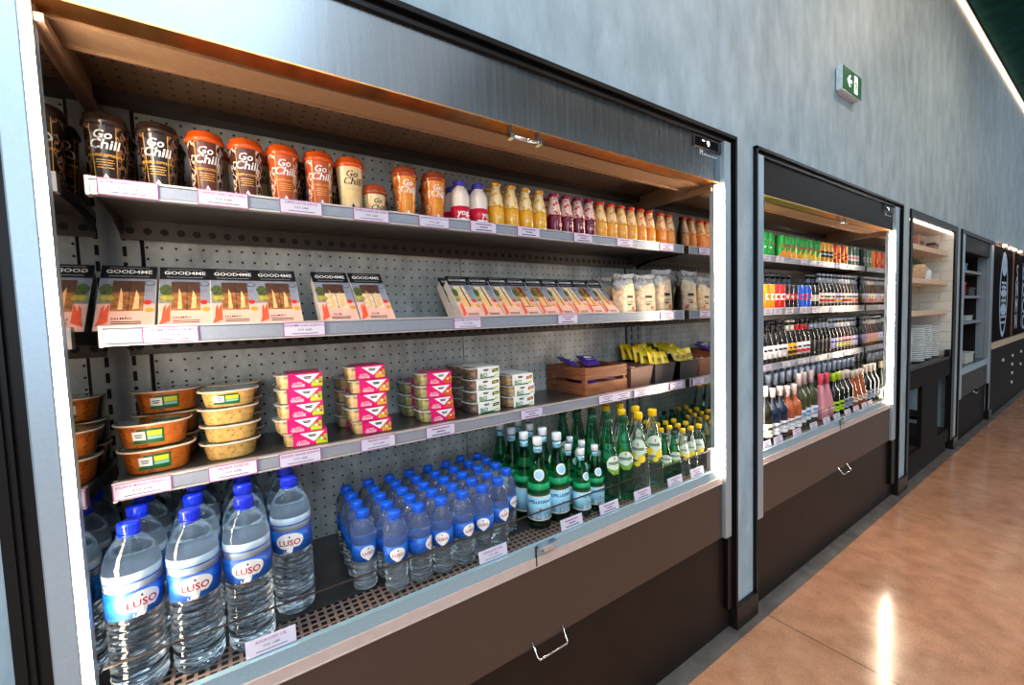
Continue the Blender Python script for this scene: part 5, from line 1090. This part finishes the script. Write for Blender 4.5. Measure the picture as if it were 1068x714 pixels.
# ------------------------------------------------------------------ chalk boards and dark counter at the far end
def far_end():
    z = lambda v: v+H
    ct = tag(link('dark_counter', None), 'long black counter with pale ledge under the chalk boards', 'counter')
    def part(n, mb, mats, parent=ct):
        return link(n, mb.mesh(n, mats), parent)
    part('counter_front', MB().box(8.03, .0, .002, 12.59, .04, z(-.60)), ['niche_cabinet'])
    part('counter_ledge', MB().box(8.03, -.006, z(-.60), 12.59, .04, z(-.51)), ['ledge_wood'])
    part('counter_top', MB().box(8.03, -.012, z(-.51), 12.59, .5, z(-.50)), ['black_base'])
    for x, zz in ((8.85, -.80), (9.66, -.80), (9.66, -.93), (9.66, -1.06), (9.66, -1.20), (10.5, -.80), (10.5, -1.0)): part('knob', MB().lathe([(.018, 0), (.03, .01), (.02, .02), (0, .021)], 12, 0).mesh and MB().box(x-.022, -.02, z(zz)-.022, x+.022, 0, z(zz)+.022, 0, .008), ['sign_white'])
    b = tag(link('chalk_board', None), 'black chalk board with a large oval drawing and lettering', 'board')
    part('board', MB().box(8.04, .002, z(-.495), 12.58, .03, z(.742)), ['board_black'], b)
    part('board_frame', MB().box(8.04, -.006, z(.715), 12.58, .01, z(.745)).box(9.5, -.008, z(-.495), 9.54, .004, z(.72)), ['box_brown'], b)
    d = MB(); f = on_front(.0012); f2 = on_front(.0006)
    cx, cz = 8.82, z(.10)
    d.flat(ell(.62, 1.16, cx, cz, 32), f).flat(ell(.50, 1.02, cx, cz, 32), f2, 1)
    for zz, w_, h_ in ((.40, .42, .30), (.02, .46, .10), (-.20, .44, .16)): d.flat(ell(w_, h_, cx, cz+zz, 20), on_front(.0002), 0)
    for zz in (.16, .10, -.08, -.30, -.38): d.flat(rect(.36, .03, cx, cz+zz), on_front(-.0003), 0)
    for q in (-.12, .0, .12): d.flat([(cx+q-.012, cz-.12), (cx+q+.012, cz-.12), (cx+q+.05, cz+.14), (cx+q+.03, cz+.14)], on_front(-.0004), 2)
    part('oval_drawing', d, ['chalk', 'board_black', 'chalk_white'], b)
    t = MB()
    for i, (ch, zz) in enumerate((('S', .42), ('N', .18), ('M', -.08), ('N', -.30))): t.text(ch, .34, on_front(.0, 9.95, z(zz)))
    part('lettering', t, ['chalk_white'], b)
    e = MB()
    for i in range(4): e.flat(ell(.5-.06*i, .24, 10.75, z(.45-.26*i), 20), f).flat(ell(.38-.06*i, .16, 10.75, z(.45-.26*i), 20), f2, 1)
    e.flat(rect(.03, 1.0, 10.5, z(.1)), on_front(.0)).flat(rect(.03, 1.0, 11.0, z(.1)), on_front(.0))
    part('swirl_drawing', e, ['chalk', 'board_black'], b)
    for x in (8.25, 8.68, 9.05, 9.52, 10.3):
        l = tag(link('picture_lamp', None, None, (x, 0, z(.735))), 'tiny brass lamp above the chalk board, %s from left' % NTH[(8.25, 8.68, 9.05, 9.52, 10.3).index(x)], 'lamp', 'brass lamps above the chalk board')
        part('lamp_arm', MB().tube([(0, -.004, .012), (0, -.05, .012), (0, -.06, -.01)], .006, 8), ['cap_gold'], l)
        part('lamp_shade', MB().box(-.04, -.075, -.035, .04, -.045, -.01, 0, .004), ['lamp_white'], l)
far_end()

# ------------------------------------------------------------------ daylight and camera
w = bpy.data.worlds.new('daylight'); scene.world = w; w.use_nodes = True
bg = w.node_tree.nodes['Background']; bg.inputs[1].default_value = 1.0
wt = w.node_tree; tc = wt.nodes.new('ShaderNodeTexCoord'); sp = wt.nodes.new('ShaderNodeSeparateXYZ'); wt.links.new(tc.outputs['Generated'], sp.inputs[0])
wt.links.new(ramp(wt, sp.outputs[2], [(0, (.12, .13, .14)), (.12, (.34, .40, .46)), (.5, (.94, 1.0, 1.06))]), bg.inputs[0])
def area(name, loc, rot, sx, sy, power, col):
    l = bpy.data.lights.new(name, 'AREA'); l.shape = 'RECTANGLE'; l.size = sx; l.size_y = sy; l.energy = power; l.color = col
    o = bpy.data.objects.new(name, l); COL.objects.link(o); o.location = loc; o.rotation_euler = rot; return o
for i, x in enumerate((-2.3, -1.5, -.75, -.1, .55)):
    area('skylight', (x, -4.2, 4.9), (0, 0, 0), .52, 4.6, 46, (.66, .85, 1))
area('window_daylight', (-2.5, -6.8, 2.4), (R(90), 0, R(0)), 4.5, 3.2, 110, (.80, .90, 1))
for x in (3.2, 5.2): area('ceiling_lamp', (x, -1.2, 4.3), (0, 0, 0), .4, .4, 26, (1, .78, .58))

for x in (8.5, 11.5): area('added_wall_fill', (x, -2.6, 4.0), (R(78), 0, 0), 2.2, .3, 23, (.84, .93, 1))  # added fill to brighten the far wall, not lamps of the hall

cam = bpy.data.cameras.new('camera'); co = bpy.data.objects.new('camera', cam); COL.objects.link(co)
cam.sensor_width = 36; cam.sensor_fit = 'HORIZONTAL'; cam.lens = 437/1068*36; cam.clip_start = .05; cam.clip_end = 100
Rv, Uv, Fv = Vector((.82786968, -.55995326, -.03292628)), Vector((.05964752, .02951513, .99778306)), Vector((.55774006, .82799831, -.05783451))
co.matrix_world = Matrix(((Rv.x, Uv.x, -Fv.x, 0), (Rv.y, Uv.y, -Fv.y, -1.0), (Rv.z, Uv.z, -Fv.z, H), (0, 0, 0, 1)))
scene.camera = co
vs = scene.view_settings; vs.view_transform = 'Standard'; vs.look = 'None'; vs.gamma = 1; vs.exposure = 0; vs.use_curve_mapping = False
cy = scene.cycles; cy.max_bounces = 12; cy.transmission_bounces = 10; cy.glossy_bounces = 6; cy.diffuse_bounces = 4; cy.transparent_max_bounces = 8
cy.caustics_reflective = False; cy.caustics_refractive = True; cy.sample_clamp_indirect = 6
